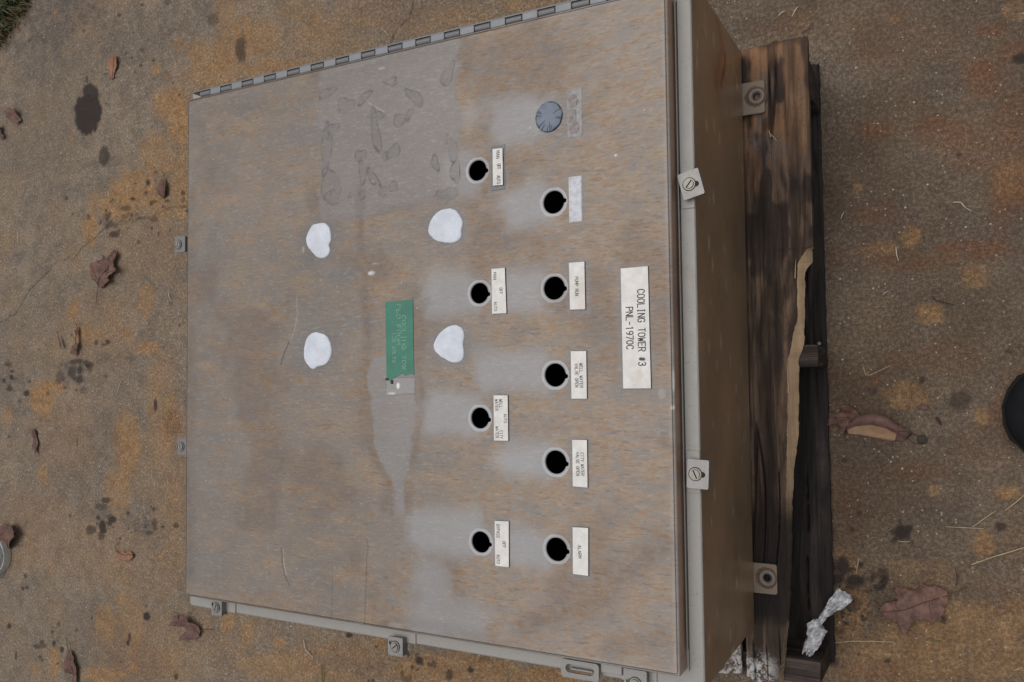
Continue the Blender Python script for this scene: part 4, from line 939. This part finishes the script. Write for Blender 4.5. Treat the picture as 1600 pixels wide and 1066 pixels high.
# adhesive residue of two lost plates
def residue(u0, v0, u1, v1, mat, seed, rimw=.0022):
    a = G(u0, v0, ZD); b = G(u1, v1, ZD); x0, x1 = sorted((a[0], b[0])); y0, y1 = sorted((a[1], b[1]))
    xs = np.linspace(x0, x1, 26); ys = np.linspace(y0, y1, 60); X, Y = np.meshgrid(xs, ys, indexing='ij')
    n = fbm(X, Y, 130, seed); e = np.minimum(np.minimum(X - x0, x1 - X), np.minimum(Y - y0, y1 - Y))
    Z = ZD + .0003 + .0009 * sst(rimw * 1.6, rimw * .6, e) * (n > .3) + .0008 * (n - .3) * (e > .0005)
    Z = np.where(e < 1e-6, ZD + .00005, Z)
    _, _, co, q = grid_mesh('r', xs, ys, Z); return mesh_np('adhesive_residue', co, q)
link('adhesive_residue', residue(886, 141, 911, 213, GHOST, 5), GHOST, cab, True)
link('adhesive_residue', residue(888.5, 277, 910, 346, GHOST2, 9), GHOST2, cab, True)
link('adhesive_residue', residue(766, 229, 790, 296, GHOST, 15), mat_plain('grey_residue', (.25, .245, .24), .7, 0, .2, 110, .3), cab, True)
# bare oval patches inside the first one
for (u, v, ru, rv) in ((895, 158, 9, 11), (894, 181, 8, 10), (896, 200, 10, 10)):
    c_ = G(u, v, ZD); bm = bmesh.new(); pts = [(p[0] + rnd.uniform(-.0012, .0012), p[1] + rnd.uniform(-.0012, .0012)) for p in circ(c_[0], c_[1], ru * .00078, 26, rv * .00084)]
    extr(bm, pts, [], ZD + .0003, ZD + .0011); from_bm('glue_dab', bm, bpy.data.materials.get('brown_dab') or mat_plain('brown_dab', (.325, .295, .28), .8, 0, .35, 150, .5), cab)

# ------------------------------------------------------------------ LEAVES
def leaf(pxs, mat, mid, stem, lift, label, curl=1.0, seed=0, name='oak_leaf', z0=.0025, cat='leaf', veins=None, group='dead leaves on the concrete'):
    """blade from its sighted outline, domed, with midrib and stem"""
    pts = GP(pxs, z0); bm = bmesh.new()
    root = empty(name, (sum(p[0] for p in pts) / len(pts), sum(p[1] for p in pts) / len(pts), 0), label=label, cat=cat, group=group)
    dn = []
    for i in range(len(pts)):
        a, b = Vector(pts[i]), Vector(pts[(i + 1) % len(pts)])
        for t in range(3):
            p = a.lerp(b, t / 3); nrm = Vector((-(b - a).y, (b - a).x)); nrm = nrm.normalized() if nrm.length else nrm
            dn.append(p + nrm * rnd.uniform(-.0008, .0008))
    vs_ = [bm.verts.new((p.x, p.y, 0)) for p in dn]; es = [bm.edges.new((vs_[i], vs_[(i + 1) % len(vs_)])) for i in range(len(vs_))]
    bmesh.ops.triangle_fill(bm, edges=es, use_beauty=True)
    for _ in range(2): bmesh.ops.subdivide_edges(bm, edges=[e for e in bm.edges if e.calc_length() > .006], cuts=1, use_grid_fill=False); bmesh.ops.triangulate(bm, faces=[f for f in bm.faces if len(f.verts) > 3])
    mp = [Vector(p) for p in GP(mid, z0)]; A_ = mp[0]; D = (mp[-1] - mp[0]); Ln = max(D.length, 1e-4); D.normalize(); Nn = Vector((-D.y, D.x))
    def zf(x, y):
        q_ = Vector((x, y)) - A_; t = q_.dot(D) / Ln; s = q_.dot(Nn)
        n = float(fbm(np.array(x), np.array(y), 38, seed, 3)) - .5; n2 = float(vnoise(np.array(x), np.array(y), 110, seed + 3)) - .5
        return z0 + max(0, 1.5 * lift * (.3 + curl * min(.9, (abs(s) / (.5 * Ln)) ** 1.5) + n * 1.3 + .25 * (t - .5) ** 2) + n2 * .003)
    for v in bm.verts: v.co.z = zf(v.co.x, v.co.y)
    bmesh.ops.recalc_face_normals(bm, faces=bm.faces)
    me = bpy.data.meshes.new('blade'); bm.to_mesh(me); bm.free()
    o = link('leaf_blade', me, mat, root, True); so = o.modifiers.new('s', 'SOLIDIFY'); so.thickness = .0005
    bm = bmesh.new()
    def path(pp, r, lift2=.0006):
        P_ = [Vector(p) for p in GP(pp, z0)]; out = []
        for a, b in zip(P_[:-1], P_[1:]):
            for t in range(6): q_ = a.lerp(b, t / 6); out.append((q_.x, q_.y, zf(q_.x, q_.y) + lift2))
        q_ = P_[-1]; out.append((q_.x, q_.y, zf(q_.x, q_.y) + lift2)); tube(bm, out, r, 5)
    path(mid, .0010)
    from_bm('midrib', bm, VEIN, root)
    if veins:
        bm = bmesh.new()
        for vv in veins: path(vv, .0004, .0004)
        from_bm('side_veins', bm, VEIN, root)
    if stem:
        bm = bmesh.new(); P_ = [Vector(p) for p in GP(stem, .003)]; out = []
        for i, q_ in enumerate(P_): f = i / max(1, len(P_) - 1); out.append((q_.x, q_.y, zf(*q_) * (1 - f) + .0025 * f if i == 0 else .003 + .004 * math.sin(f * 3.1)))
        tube(bm, out, .0009, 5, 0, [1 - .3 * i / len(out) for i in range(len(out))]); from_bm('leaf_stem', bm, VEIN, root)
    return root
s4 = lambda L, ox, oy, k=4.0: [(ox + a / k, oy + b / k) for a, b in L]
leaf(s4([(632, 738), (610, 690), (596, 640), (600, 600), (640, 575), (660, 560), (668, 530), (680, 560), (715, 520), (725, 490), (738, 515), (752, 525), (735, 560), (728, 590), (768, 620), (772, 640), (735, 640), (708, 655), (705, 680), (733, 690), (715, 700), (680, 712), (650, 738)], 0, 266), LEAF_A, s4([(625, 725), (660, 640), (735, 515)], 0, 266), s4([(625, 725), (612, 775), (600, 838)], 0, 266), .012,
     'reddish oak leaf with a long stem lying left of the cabinet below the crack', seed=3, veins=[s4([(640, 690), (700, 670)], 0, 266), s4([(660, 640), (760, 630)], 0, 266), s4([(640, 690), (600, 620)], 0, 266)])
leaf(s4([(720, 350), (738, 352), (742, 400), (735, 430), (712, 460), (716, 485), (700, 498), (690, 480), (688, 450), (682, 420), (690, 385), (705, 365)], 0, 0), LEAF_O, s4([(728, 355), (712, 420), (702, 495)], 0, 0), None, .008, 'small orange-brown leaf sliver just above the big oil stain', seed=5)
leaf(s4([(38, 700), (70, 685), (90, 678), (100, 690), (130, 695), (125, 720), (142, 755), (120, 775), (80, 762), (60, 740)], 0, 0), LEAF_A, s4([(45, 705), (90, 725), (135, 765)], 0, 0), s4([(135, 765), (120, 800), (106, 818)], 0, 0), .01, 'small crumpled red-brown leaf near the left edge, left of the oil stain', seed=6)
leaf(s4([(-10, 790), (15, 785), (25, 800), (20, 830), (40, 850), (22, 872), (0, 860), (-12, 840)], 0, 0), LEAF_B, s4([(-8, 795), (10, 825), (25, 868)], 0, 0), None, .009, 'dark curled leaf cut by the left edge under the crumpled red one', seed=7)
leaf(s4([(1012, 100), (1022, 60), (1035, 50), (1048, 80), (1055, 110), (1045, 150), (1032, 172), (1022, 178), (1005, 150), (1000, 120)], 0, 266), LEAF_A, s4([(1030, 60), (1030, 120), (1026, 175)], 0, 266), s4([(1035, 60), (1028, 30), (1015, 5)], 0, 266), .009, 'small pinkish leaf on the orange stain beside the cabinet edge', seed=8)
leaf(s4([(485, 5), (478, -60), (495, -95), (500, -60), (498, -20), (502, 20), (508, 48), (490, 60), (488, 90), (470, 88), (455, 80), (470, 40)], 0, 532), LEAF_A, s4([(490, -80), (486, 0), (480, 80)], 0, 532), s4([(490, -80), (480, -110), (460, -130)], 0, 532), .010, 'torn reddish leaf standing on edge on an ochre patch, left of centre', seed=9)
leaf(s4([(380, 0), (372, -25), (382, -20), (396, 10), (404, 40), (398, 52), (388, 36)], 0, 532), LEAF_A, s4([(376, -20), (388, 15), (400, 46)], 0, 532), s4([(376, -20), (366, -45), (350, -60)], 0, 532), .007, 'thin curled leaf fragment just left of the torn reddish leaf', seed=10)
leaf(s4([(195, 565), (215, 550), (235, 570), (232, 600), (245, 640), (238, 680), (240, 715), (228, 700), (210, 665), (212, 620)], 0, 532), LEAF_A, s4([(210, 560), (225, 630), (236, 700)], 0, 532), None, .006, 'narrow crumbling red leaf at the far left below the ochre block', seed=11)
leaf(s4([(0, 120), (35, 85), (48, 75), (62, 95), (75, 80), (92, 75), (115, 90), (138, 120), (140, 150), (120, 175), (105, 215), (75, 232), (50, 240), (20, 190), (0, 200)], 0, 798, 3.98), LEAF_A, s4([(60, 90), (70, 150), (60, 235)], 0, 798, 3.98), s4([(135, 125), (155, 100), (168, 70)], 0, 798, 3.98), .012, 'red-brown leaf at the left edge touching the pale shoe', seed=12)
leaf(s4([(720, 248), (745, 258), (770, 252), (790, 262), (810, 250), (838, 268), (836, 290), (810, 308), (780, 312), (755, 300), (735, 278)], 0, 798, 3.98), LEAF_O, s4([(722, 250), (780, 275), (838, 272)], 0, 798, 3.98), s4([(725, 250), (722, 225), (738, 195)], 0, 798, 3.98), .008, 'small bright orange leaf lying flat left of the cabinet\'s lower half', seed=13)
leaf(s4([(1065, 655), (1085, 660), (1110, 640), (1130, 655), (1150, 670), (1160, 640), (1178, 635), (1190, 665), (1225, 690), (1250, 715), (1260, 750), (1245, 785), (1215, 800), (1200, 788), (1170, 795), (1138, 802), (1150, 770), (1165, 745), (1150, 715), (1120, 720), (1085, 712), (1062, 712), (1075, 690), (1095, 680)], 0, 798, 3.98), LEAF_B, s4([(1080, 690), (1160, 705), (1250, 770)], 0, 798, 3.98), s4([(1250, 745), (1290, 735), (1330, 742)], 0, 798, 3.98), .012, 'dark mauve oak leaf below the lower left corner of the cabinet', seed=14)
leaf(s4([(432, 865), (445, 862), (462, 880), (475, 910), (480, 940), (495, 965), (490, 1000), (492, 1075), (462, 1075), (455, 1020), (425, 1000), (420, 960), (428, 920)], 0, 798, 3.98), LEAF_A, s4([(440, 868), (455, 940), (475, 1070)], 0, 798, 3.98), s4([(438, 868), (425, 830), (415, 790)], 0, 798, 3.98), .010, 'long reddish leaf cut by the bottom edge at lower left', seed=15)
# right of the pallet
leaf(s4([(372, 455), (400, 452), (425, 462), (455, 450), (450, 430), (470, 405), (500, 402), (530, 420), (565, 445), (582, 480), (575, 515), (545, 530), (510, 525), (490, 550), (475, 582), (452, 575), (455, 540), (440, 515), (410, 520), (372, 530)], 1200, 532), LEAF_A, s4([(375, 490), (470, 480), (575, 495)], 1200, 532), None, .012, 'reddish lobed oak leaf touching the right side of the pallet', seed=16, veins=[s4([(470, 480), (510, 410)], 1200, 532), s4([(470, 480), (470, 575)], 1200, 532)])
leaf(s4([(700, 595), (712, 580), (735, 562), (765, 560), (810, 555), (800, 540), (790, 480), (800, 462), (840, 472), (880, 490), (920, 490), (938, 470), (942, 440), (965, 445), (985, 462), (1040, 462), (1085, 475), (1118, 500), (1122, 520), (1118, 560), (1098, 610), (1080, 650), (1050, 655), (1035, 690), (1010, 700), (1000, 675), (965, 662), (930, 675), (890, 700), (865, 740), (835, 752), (820, 720), (800, 690), (760, 665), (720, 645)], 1200, 798, 3.98), LEAF_A, s4([(1122, 522), (960, 570), (850, 610), (720, 620)], 1200, 798, 3.98), s4([(1118, 523), (1180, 502), (1245, 474)], 1200, 798, 3.98), .010,
     'broad reddish-brown oak leaf with a long stem, largest, at lower right', seed=17, curl=.7, veins=[s4([(1030, 548), (1050, 470)], 1200, 798, 3.98), s4([(960, 570), (950, 480)], 1200, 798, 3.98), s4([(880, 600), (810, 480)], 1200, 798, 3.98), s4([(1000, 560), (1020, 680)], 1200, 798, 3.98), s4([(920, 590), (850, 735)], 1200, 798, 3.98)])
def curled_leaf():
    """a leaf rolled into a trough: outer wall towards the top, pale inside facing up and towards the cabinet"""
    root = empty('oak_leaf', (*G(1370, 672), 0), label='tightly curled brown leaf showing its pale tan inside, right of the pallet', cat='leaf', group='dead leaves on the concrete')
    spine = GP([(1318, 672), (1335, 658), (1362, 652), (1386, 658), (1404, 672), (1422, 682)], .02); lip = GP([(1322, 678), (1338, 680), (1362, 684), (1380, 688), (1398, 690), (1412, 690)], .01)
    S = 24; V = []; F = []
    def ip(L, t): k = t * (len(L) - 1); i = min(int(k), len(L) - 2); f = k - i; return Vector(L[i]).lerp(Vector(L[i + 1]), f)
    for j in range(S + 1):
        t = j / S; a = ip(spine, t); b = ip(lip, t); h = .030 * math.sin(math.pi * min(1, max(.02, t))) ** .6
        for i in range(9):
            f = i / 8; p = a.lerp(b, f)
            z = .003 + h * (1 - f) ** 1.4 if f > .001 else .003 + h * .75
            if i == 0: p = a + (a - b).normalized() * .006
            V.append((p.x, p.y, z + rnd.uniform(-.0006, .0006)))
        
    for j in range(S):
        for i in range(8):
            F.append((j * 9 + i, j * 9 + i + 1, j * 9 + 10 + i, j * 9 + 9 + i))
    me = bpy.data.meshes.new('blade'); me.from_pydata(V, [], F); mi = [1 if (k % 8) >= 3 and 1 <= k // 8 < 19 else 0 for k in range(len(F))]
    me.polygons.foreach_set('material_index', mi); o = link('leaf_blade', me, [LEAF_B, LEAF_C], root, True); so = o.modifiers.new('s', 'SOLIDIFY'); so.thickness = .0006
    bm = bmesh.new(); tube(bm, [(*G(1404, 672), .024), (*G(1420, 674), .012), (*G(1432, 680), .004)], .0009, 5); from_bm('leaf_stem', bm, VEIN, root)
curled_leaf()

# ------------------------------------------------------------------ straw, twigs, scraps
def straw(pp, r, mat, label, name='straw_stalk', cat='straw', lift=.003, group='straw stalks on the concrete', z0=.0015):
    P_ = GP(pp, z0); out = []
    for a, b in zip(P_[:-1], P_[1:]):
        for t in range(5): f = t / 5; out.append((a[0] + (b[0] - a[0]) * f, a[1] + (b[1] - a[1]) * f))
    out.append(P_[-1]); n = len(out)
    out = [(x_, y_, z0 + r + lift * math.sin(math.pi * i / (n - 1))) for i, (x_, y_) in enumerate(out)]
    c_ = Vector((sum(p[0] for p in out) / n, sum(p[1] for p in out) / n, 0))
    bm = bmesh.new(); tube(bm, [Vector(p) - c_ for p in out], r, 5, 0, [1 - .6 * abs(i / (n - 1) - .4) for i in range(n)])
    me = bpy.data.meshes.new(name); bmesh.ops.recalc_face_normals(bm, faces=bm.faces); bm.to_mesh(me); bm.free(); me.materials.append(mat)
    o = bpy.data.objects.new(name, me); COL.objects.link(o); o.location = c_; tag(o, label, cat, group); return o
ST = [([(1349, 574), (1353, 586), (1360, 586), (1375, 579), (1390, 572)], .0007, STRAW, 'hooked yellow straw right of the middle pallet block'),
      ([(1298, 1005), (1330, 1001), (1360, 1001), (1395, 1003)], .0009, STRAW, 'long straw stalk lying beside the lower end of the pallet'),
      ([(1478, 823), (1510, 824), (1537, 826)], .0008, STRAW, 'straight straw beside the small dark stain, level across'),
      ([(1520, 823), (1540, 808), (1556, 798)], .0008, STRAW, 'slanting straw rising from the level one at right'),
      ([(1518, 882), (1550, 870), (1602, 855)], .0010, STRAW, 'long slanting straw reaching the right edge'),
      ([(1402, 845), (1412, 846), (1422, 846)], .0007, STRAW, 'short straw under the round black stain'),
      ([(1342, 872), (1340, 885), (1338, 897)], .0008, STRAW, 'short upright straw beside the black stain by the pallet'),
      ([(1238, 26), (1243, 18), (1247, 11)], .0011, STRAWP, 'pale thick straw bit above the pallet, right one of two'),
      ([(1217, 25), (1222, 21), (1227, 18)], .0009, STRAWP, 'pale straw bit above the pallet, left one of two'),
      ([(1490, 316), (1501, 317), (1508, 325), (1518, 330)], .0008, STRAWP, 'bent pale straw on the right concrete'),
      ([(1400, 387), (1401, 398), (1404, 408)], .0008, STRAWP, 'short curved pale straw on the right concrete'),
      ([(1314, 342), (1317, 336), (1319, 331)], .0007, STRAWP, 'tiny pale straw near the upper pallet side'),
      ([(1379, 461), (1383, 458), (1387, 455)], .0007, STRAWP, 'tiny slanting pale straw at mid right'),
      ([(1525, 4), (1527, 0), (1529, -6)], .0008, STRAWP, 'pale straw cut by the top edge'),
      ([(1443, 697), (1446, 690), (1448, 684)], .0008, STRAWP, 'short pale straw beside the dark nut'),
      ([(1570, 798), (1590, 782), (1604, 770)], .0008, STRAW, 'straw running to the right edge below the shoe'),
      ([(1300, 86), (1301, 90)], .0007, STRAWP, 'tiny upright pale fleck by the pallet\'s top end'),
      ([(184, 612), (188, 602), (192, 592)], .0006, STRAWP, 'thin pale stalk left of the cabinet'),
      ([(602, 48), (605, 53), (608, 55)], .0007, STRAWP, 'short pale stalk above the hinge beside the crack'),
      ([(264, 457), (266, 464), (268, 471)], .0009, STRAWP, 'pale stalk by the cabinet\'s left edge'),
      ([(28, 380), (29, 367), (29, 363)], .0006, STRAWP, 'thin pale stalk at the far left'),
      ([(475, 1000), (478, 1012), (484, 1020), (490, 1028)], .0010, STRAWP, 'crumbly pale stalk below the cabinet\'s lower edge'),
      ([(1584, 1048), (1590, 1044), (1596, 1042)], .0007, STRAW, 'little straw in the lower right corner')]
for a in ST: straw(*a)
straw([(1445, 1000), (1455, 998), (1468, 1003)], .0012, mat_plain('green_blade', (.10, .14, .05), .6, 0, .3, 60, 0), 'bent green grass blade below the broad oak leaf', 'grass_blade', 'grass blade', group='loose grass blades')
straw([(504, 1040), (505, 1052), (506, 1068)], .0016, bpy.data.materials['green_blade'], 'green grass blade cut by the bottom edge', 'grass_blade', 'grass blade', group='loose grass blades')
DT = mat_plain('dark_twig', (.05, .037, .03), .85, 0, .3, 90, .3)
straw([(1463, 652), (1467, 658), (1470, 664)], .0022, DT, 'short dark bark stub at right, near the shoe', 'twig', 'twig', .001, 'dark twigs')
straw([(1455, 462), (1463, 470), (1478, 473), (1490, 476)], .0010, DT, 'thin dark twig on the right concrete', 'twig', 'twig', .002, 'dark twigs')
straw([(1252, 52), (1264, 46), (1270, 36)], .0007, DT, 'curved dark twig just above the pallet end', 'twig', 'twig', .002, 'dark twigs')
straw([(1432, 694), (1402, 677), (1395, 673)], .0006, DT, 'hair-thin stalk ending at the curled leaf', 'twig', 'twig', .002, 'dark twigs')
straw([(1494, 916), (1496, 900), (1492, 885)], .0008, DT, 'dark stalk above the broad oak leaf\'s stem', 'twig', 'twig', .002, 'dark twigs')
straw([(1370, 918), (1380, 910), (1388, 902)], .0030, DT, 'thick dark bark piece beside the black stain', 'twig', 'twig', .001, 'dark twigs')
# a small round nut
bm = bmesh.new(); bmesh.ops.create_icosphere(bm, subdivisions=3, radius=.0075)
for v in bm.verts: v.co.z *= .6; v.co *= 1 + .05 * math.sin(v.co.x * 900)
o = from_bm('nut', bm, DT, None, True); o.location = (*G(1441, 687), .0045); tag(o, 'small round dark nut on the concrete right of the curled leaf', 'nut')
# mauve crumb above it
bm = bmesh.new(); bmesh.ops.create_icosphere(bm, subdivisions=2, radius=.0085)
for v in bm.verts: v.co = Vector((v.co.x * 1.0, v.co.y * .55, v.co.z * .35)) * (1 + rnd.uniform(-.18, .18))
o = from_bm('bark_crumb', bm, LEAF_B, None); o.location = (*G(1443, 637), .003); o.rotation_euler = (0, 0, -.3); tag(o, 'flat greyish bark crumb between the curled leaf and the shoe', 'bark')

# tiny chips and grit
def grit():
    V = []; F = []; MI = []; r2 = random.Random(11)
    def chip(x_, y_, z_, s, mi):
        k = len(V); a = r2.uniform(0, 6.28)
        for i in range(4): t = a + i * math.pi / 2; q_ = r2.uniform(.5, 1.1); V.append((x_ + s * q_ * math.cos(t), y_ + s * q_ * math.sin(t) * .6, z_))
        V.append((x_, y_, z_ + s * .6)); 
        for i in range(4): F.append((k + i, k + (i + 1) % 4, k + 4)); MI.append(mi)
    for _ in range(1500):
        chip(r2.uniform(-2.0, .68), r2.uniform(-.95, 1.1), .0012, abs(r2.gauss(0, .0009)) + .0006, 0 if r2.random() < .62 else 1)
    for _ in range(260):                                           # dark crumbs near the black stains by the pallet
        c_ = G(*r2.choice([(1312, 890), (1330, 905), (1400, 832), (1300, 870), (1345, 950), (1320, 970), (1340, 1000), (165, 820), (118, 575), (210, 822), (160, 795)])); chip(c_[0] + r2.gauss(0, .018), c_[1] + r2.gauss(0, .018), .0012, abs(r2.gauss(0, .001)) + .0007, 1)
    me = bpy.data.meshes.new('grit'); me.from_pydata(V, [], F); me.polygons.foreach_set('material_index', MI)
    tag(link('grit', me, [STRAWP, DT]), 'scattered grit and straw crumbs over the concrete', 'grit', kind='stuff')
grit()

# crumpled white strip caught between pallet boards
def strip():
    cl = [((1322, 926), .028, 40), ((1316, 934), .030, 40), ((1305, 944), .026, 40), ((1297, 952), .017, 45), ((1288, 962), .012, 50), ((1280, 972), .010, 60), ((1278, 978), .034, 20), ((1275, 988), .030, 10), ((1273, 998), .026, 5), ((1268, 1008), .024, 10), ((1263, 1018), .018, 15), ((1259, 1024), .010, 15)]
    V = []; F = []; n = 9; rows = []
    dense = []
    for (a, wa, ra), (b, wb, rb_) in zip(cl[:-1], cl[1:]):
        for t in range(4): f = t / 4; dense.append(((a[0] + (b[0] - a[0]) * f, a[1] + (b[1] - a[1]) * f), wa + (wb - wa) * f, ra + (rb_ - ra) * f))
    N = len(dense)
    for j, (c_, w__, ang) in enumerate(dense):
        z = .018 + .052 * math.sin(math.pi * min(1, (j + 4) / (N * 1.0)) * .62) + .03 * max(0, j / N - .5) * 2
        p = G(*c_, z); t = math.radians(ang); d = Vector((math.cos(t), math.sin(t) * -1))
        for i in range(n):
            f = i / (n - 1) - .5
            V.append((p[0] + d.x * f * w__ * .9 + rnd.uniform(-.0007, .0007), p[1] + d.y * f * w__ * .9 + rnd.uniform(-.0007, .0007), z + .007 * math.sin(f * 14 + j * .35) + .005 * math.sin(j * 1.1 + i * .8) + rnd.uniform(-.001, .001)))
    for j in range(N - 1):
        for i in range(n - 1): F.append((j * n + i, j * n + i + 1, (j + 1) * n + i + 1, (j + 1) * n + i))
    me = bpy.data.meshes.new('strip'); me.from_pydata(V, [], F); o = link('torn_strip', me, PAPER, None, True); so = o.modifiers.new('s', 'SOLIDIFY'); so.thickness = .0008
    tag(o, 'torn twisted greyish-white strip lying over the pallet\'s lower right boards', 'torn strip')
strip()

# ------------------------------------------------------------------ SHOES
def shoe(tip, ang, upper, sole, label, welt, L=.300, W=.112, H=.075):
    root = empty('shoe', (tip[0], tip[1], 0), label=label, cat='shoe'); root.rotation_euler = (0, 0, math.radians(ang))
    def half(t):      # half-width along the foot, t=0 toe .. 1 heel
        return W / 2 * np.interp(t, [0, .015, .05, .12, .22, .35, .5, .65, .8, .93, 1], [.0, .34, .62, .86, .98, 1.0, .86, .74, .76, .66, .0])
    def top(t): return np.interp(t, [0, .04, .12, .25, .4, .55, .7, .85, 1], [.030, .046, .056, .062, .078, .100, .112, .115, .105])
    def shell(sc, z0, ztop, mat, name, rings, extra=0):
        T = np.concatenate([np.linspace(0, .12, 9), np.linspace(.15, .9, 22), np.linspace(.93, 1, 6)]); V = []; F = []; K = 21
        for t in T:
            hw = max(half(t) * sc, .001); tp = ztop(t)
            for i in range(K):
                a = math.pi * i / (K - 1); cy_ = -math.cos(a); sz = math.sin(a) ** .62
                V.append((-(0) + t * L - extra * (1 if t == 0 else 0), hw * (abs(cy_) ** .85) * (1 if cy_ > 0 else -1), z0 + (tp - z0) * sz))
        for j in range(len(T) - 1):
            for i in range(K - 1): F.append((j * K + i, j * K + i + 1, (j + 1) * K + i + 1, (j + 1) * K + i))
            F.append((j * K, (j + 1) * K, (j + 1) * K + K - 1, j * K + K - 1))
        me = bpy.data.meshes.new(name); me.from_pydata([tuple(map(float, v)) for v in V], [], F); me.materials.append(mat); me.polygons.foreach_set('use_smooth', [True] * len(F))
        bmx = bmesh.new(); bmx.from_mesh(me); bmesh.ops.recalc_face_normals(bmx, faces=bmx.faces); bmx.to_mesh(me); bmx.free()
        o = bpy.data.objects.new(name, me); COL.objects.link(o); o.parent = root; return o
    shell(.95, .012, top, upper, 'upper', 0)
    # sole slab following the outline
    n = 60; out = [(t * L, half(t) * 1.04) for t in np.linspace(0, 1, n)] + [(t * L, -half(t) * 1.04) for t in np.linspace(1, 0, n)[1:-1]]
    out = [(x_ - .003 if x_ < .02 else x_, y_) for x_, y_ in out]
    bm = bmesh.new(); extr(bm, out, [], .0015, .022); me = bpy.data.meshes.new('sole'); bmesh.ops.recalc_face_normals(bm, faces=bm.faces); bm.to_mesh(me); bm.free(); me.materials.append(sole)
    o = bpy.data.objects.new('sole', me); COL.objects.link(o); o.parent = root
    # toe cap seam and laces
    def arc(t, r, name, mat, lift=.001):
        bm = bmesh.new(); pts = []
        for i in range(25):
            a = math.pi * (.06 + .88 * i / 24); cy_ = -math.cos(a); tt = t - .05 * math.sin(a) * 0; pts.append((tt * L + .02 * (abs(cy_) ** 2), half(tt) * .95 * abs(cy_) ** .85 * (1 if cy_ > 0 else -1), .012 + (top(tt) - .012) * math.sin(a) ** .62 + lift))
        tube(bm, pts, r, 5); me = bpy.data.meshes.new(name); bm.to_mesh(me); bm.free(); me.materials.append(mat); o = bpy.data.objects.new(name, me); COL.objects.link(o); o.parent = root
    arc(.22, .0013, 'toe_seam', welt)
    for k in range(5):
        t = .40 + .06 * k; bm = bmesh.new(); z = top(t) + .002; tube(bm, [(t * L - .006, -.018, z - .006), (t * L, 0, z + .001), (t * L + .006, .018, z - .006)], .0022, 6)
        me = bpy.data.meshes.new('lace'); bm.to_mesh(me); bm.free(); me.materials.append(welt); o = bpy.data.objects.new('lace', me); COL.objects.link(o); o.parent = root
    return root
NAVY = mat_plain('black_rubber', (.010, .0105, .014), .85, 0, .2, 40, .1, .2); NAVY2 = mat_plain('black_sole', (.006, .006, .007), .95, 0, .2, 60, .2)
GREYU = mat_plain('light_grey_canvas', (.40, .42, .42), .7, 0, .15, 60, .2); SOLEW = mat_plain('off_white_sole', (.52, .54, .50), .6, 0, .15, 60, .1)
x_, y_ = G(1570, 634, .03); shoe((x_, y_ - .002), -8, NAVY, NAVY2, 'black rounded shoe toe entering at the right edge', NAVY2, W=.150, H=.08)
x_, y_ = G(6.5, 868, .02); shoe((x_, y_), 186, GREYU, SOLEW, 'pale grey shoe toe entering at the left edge', SOLEW, W=.115)
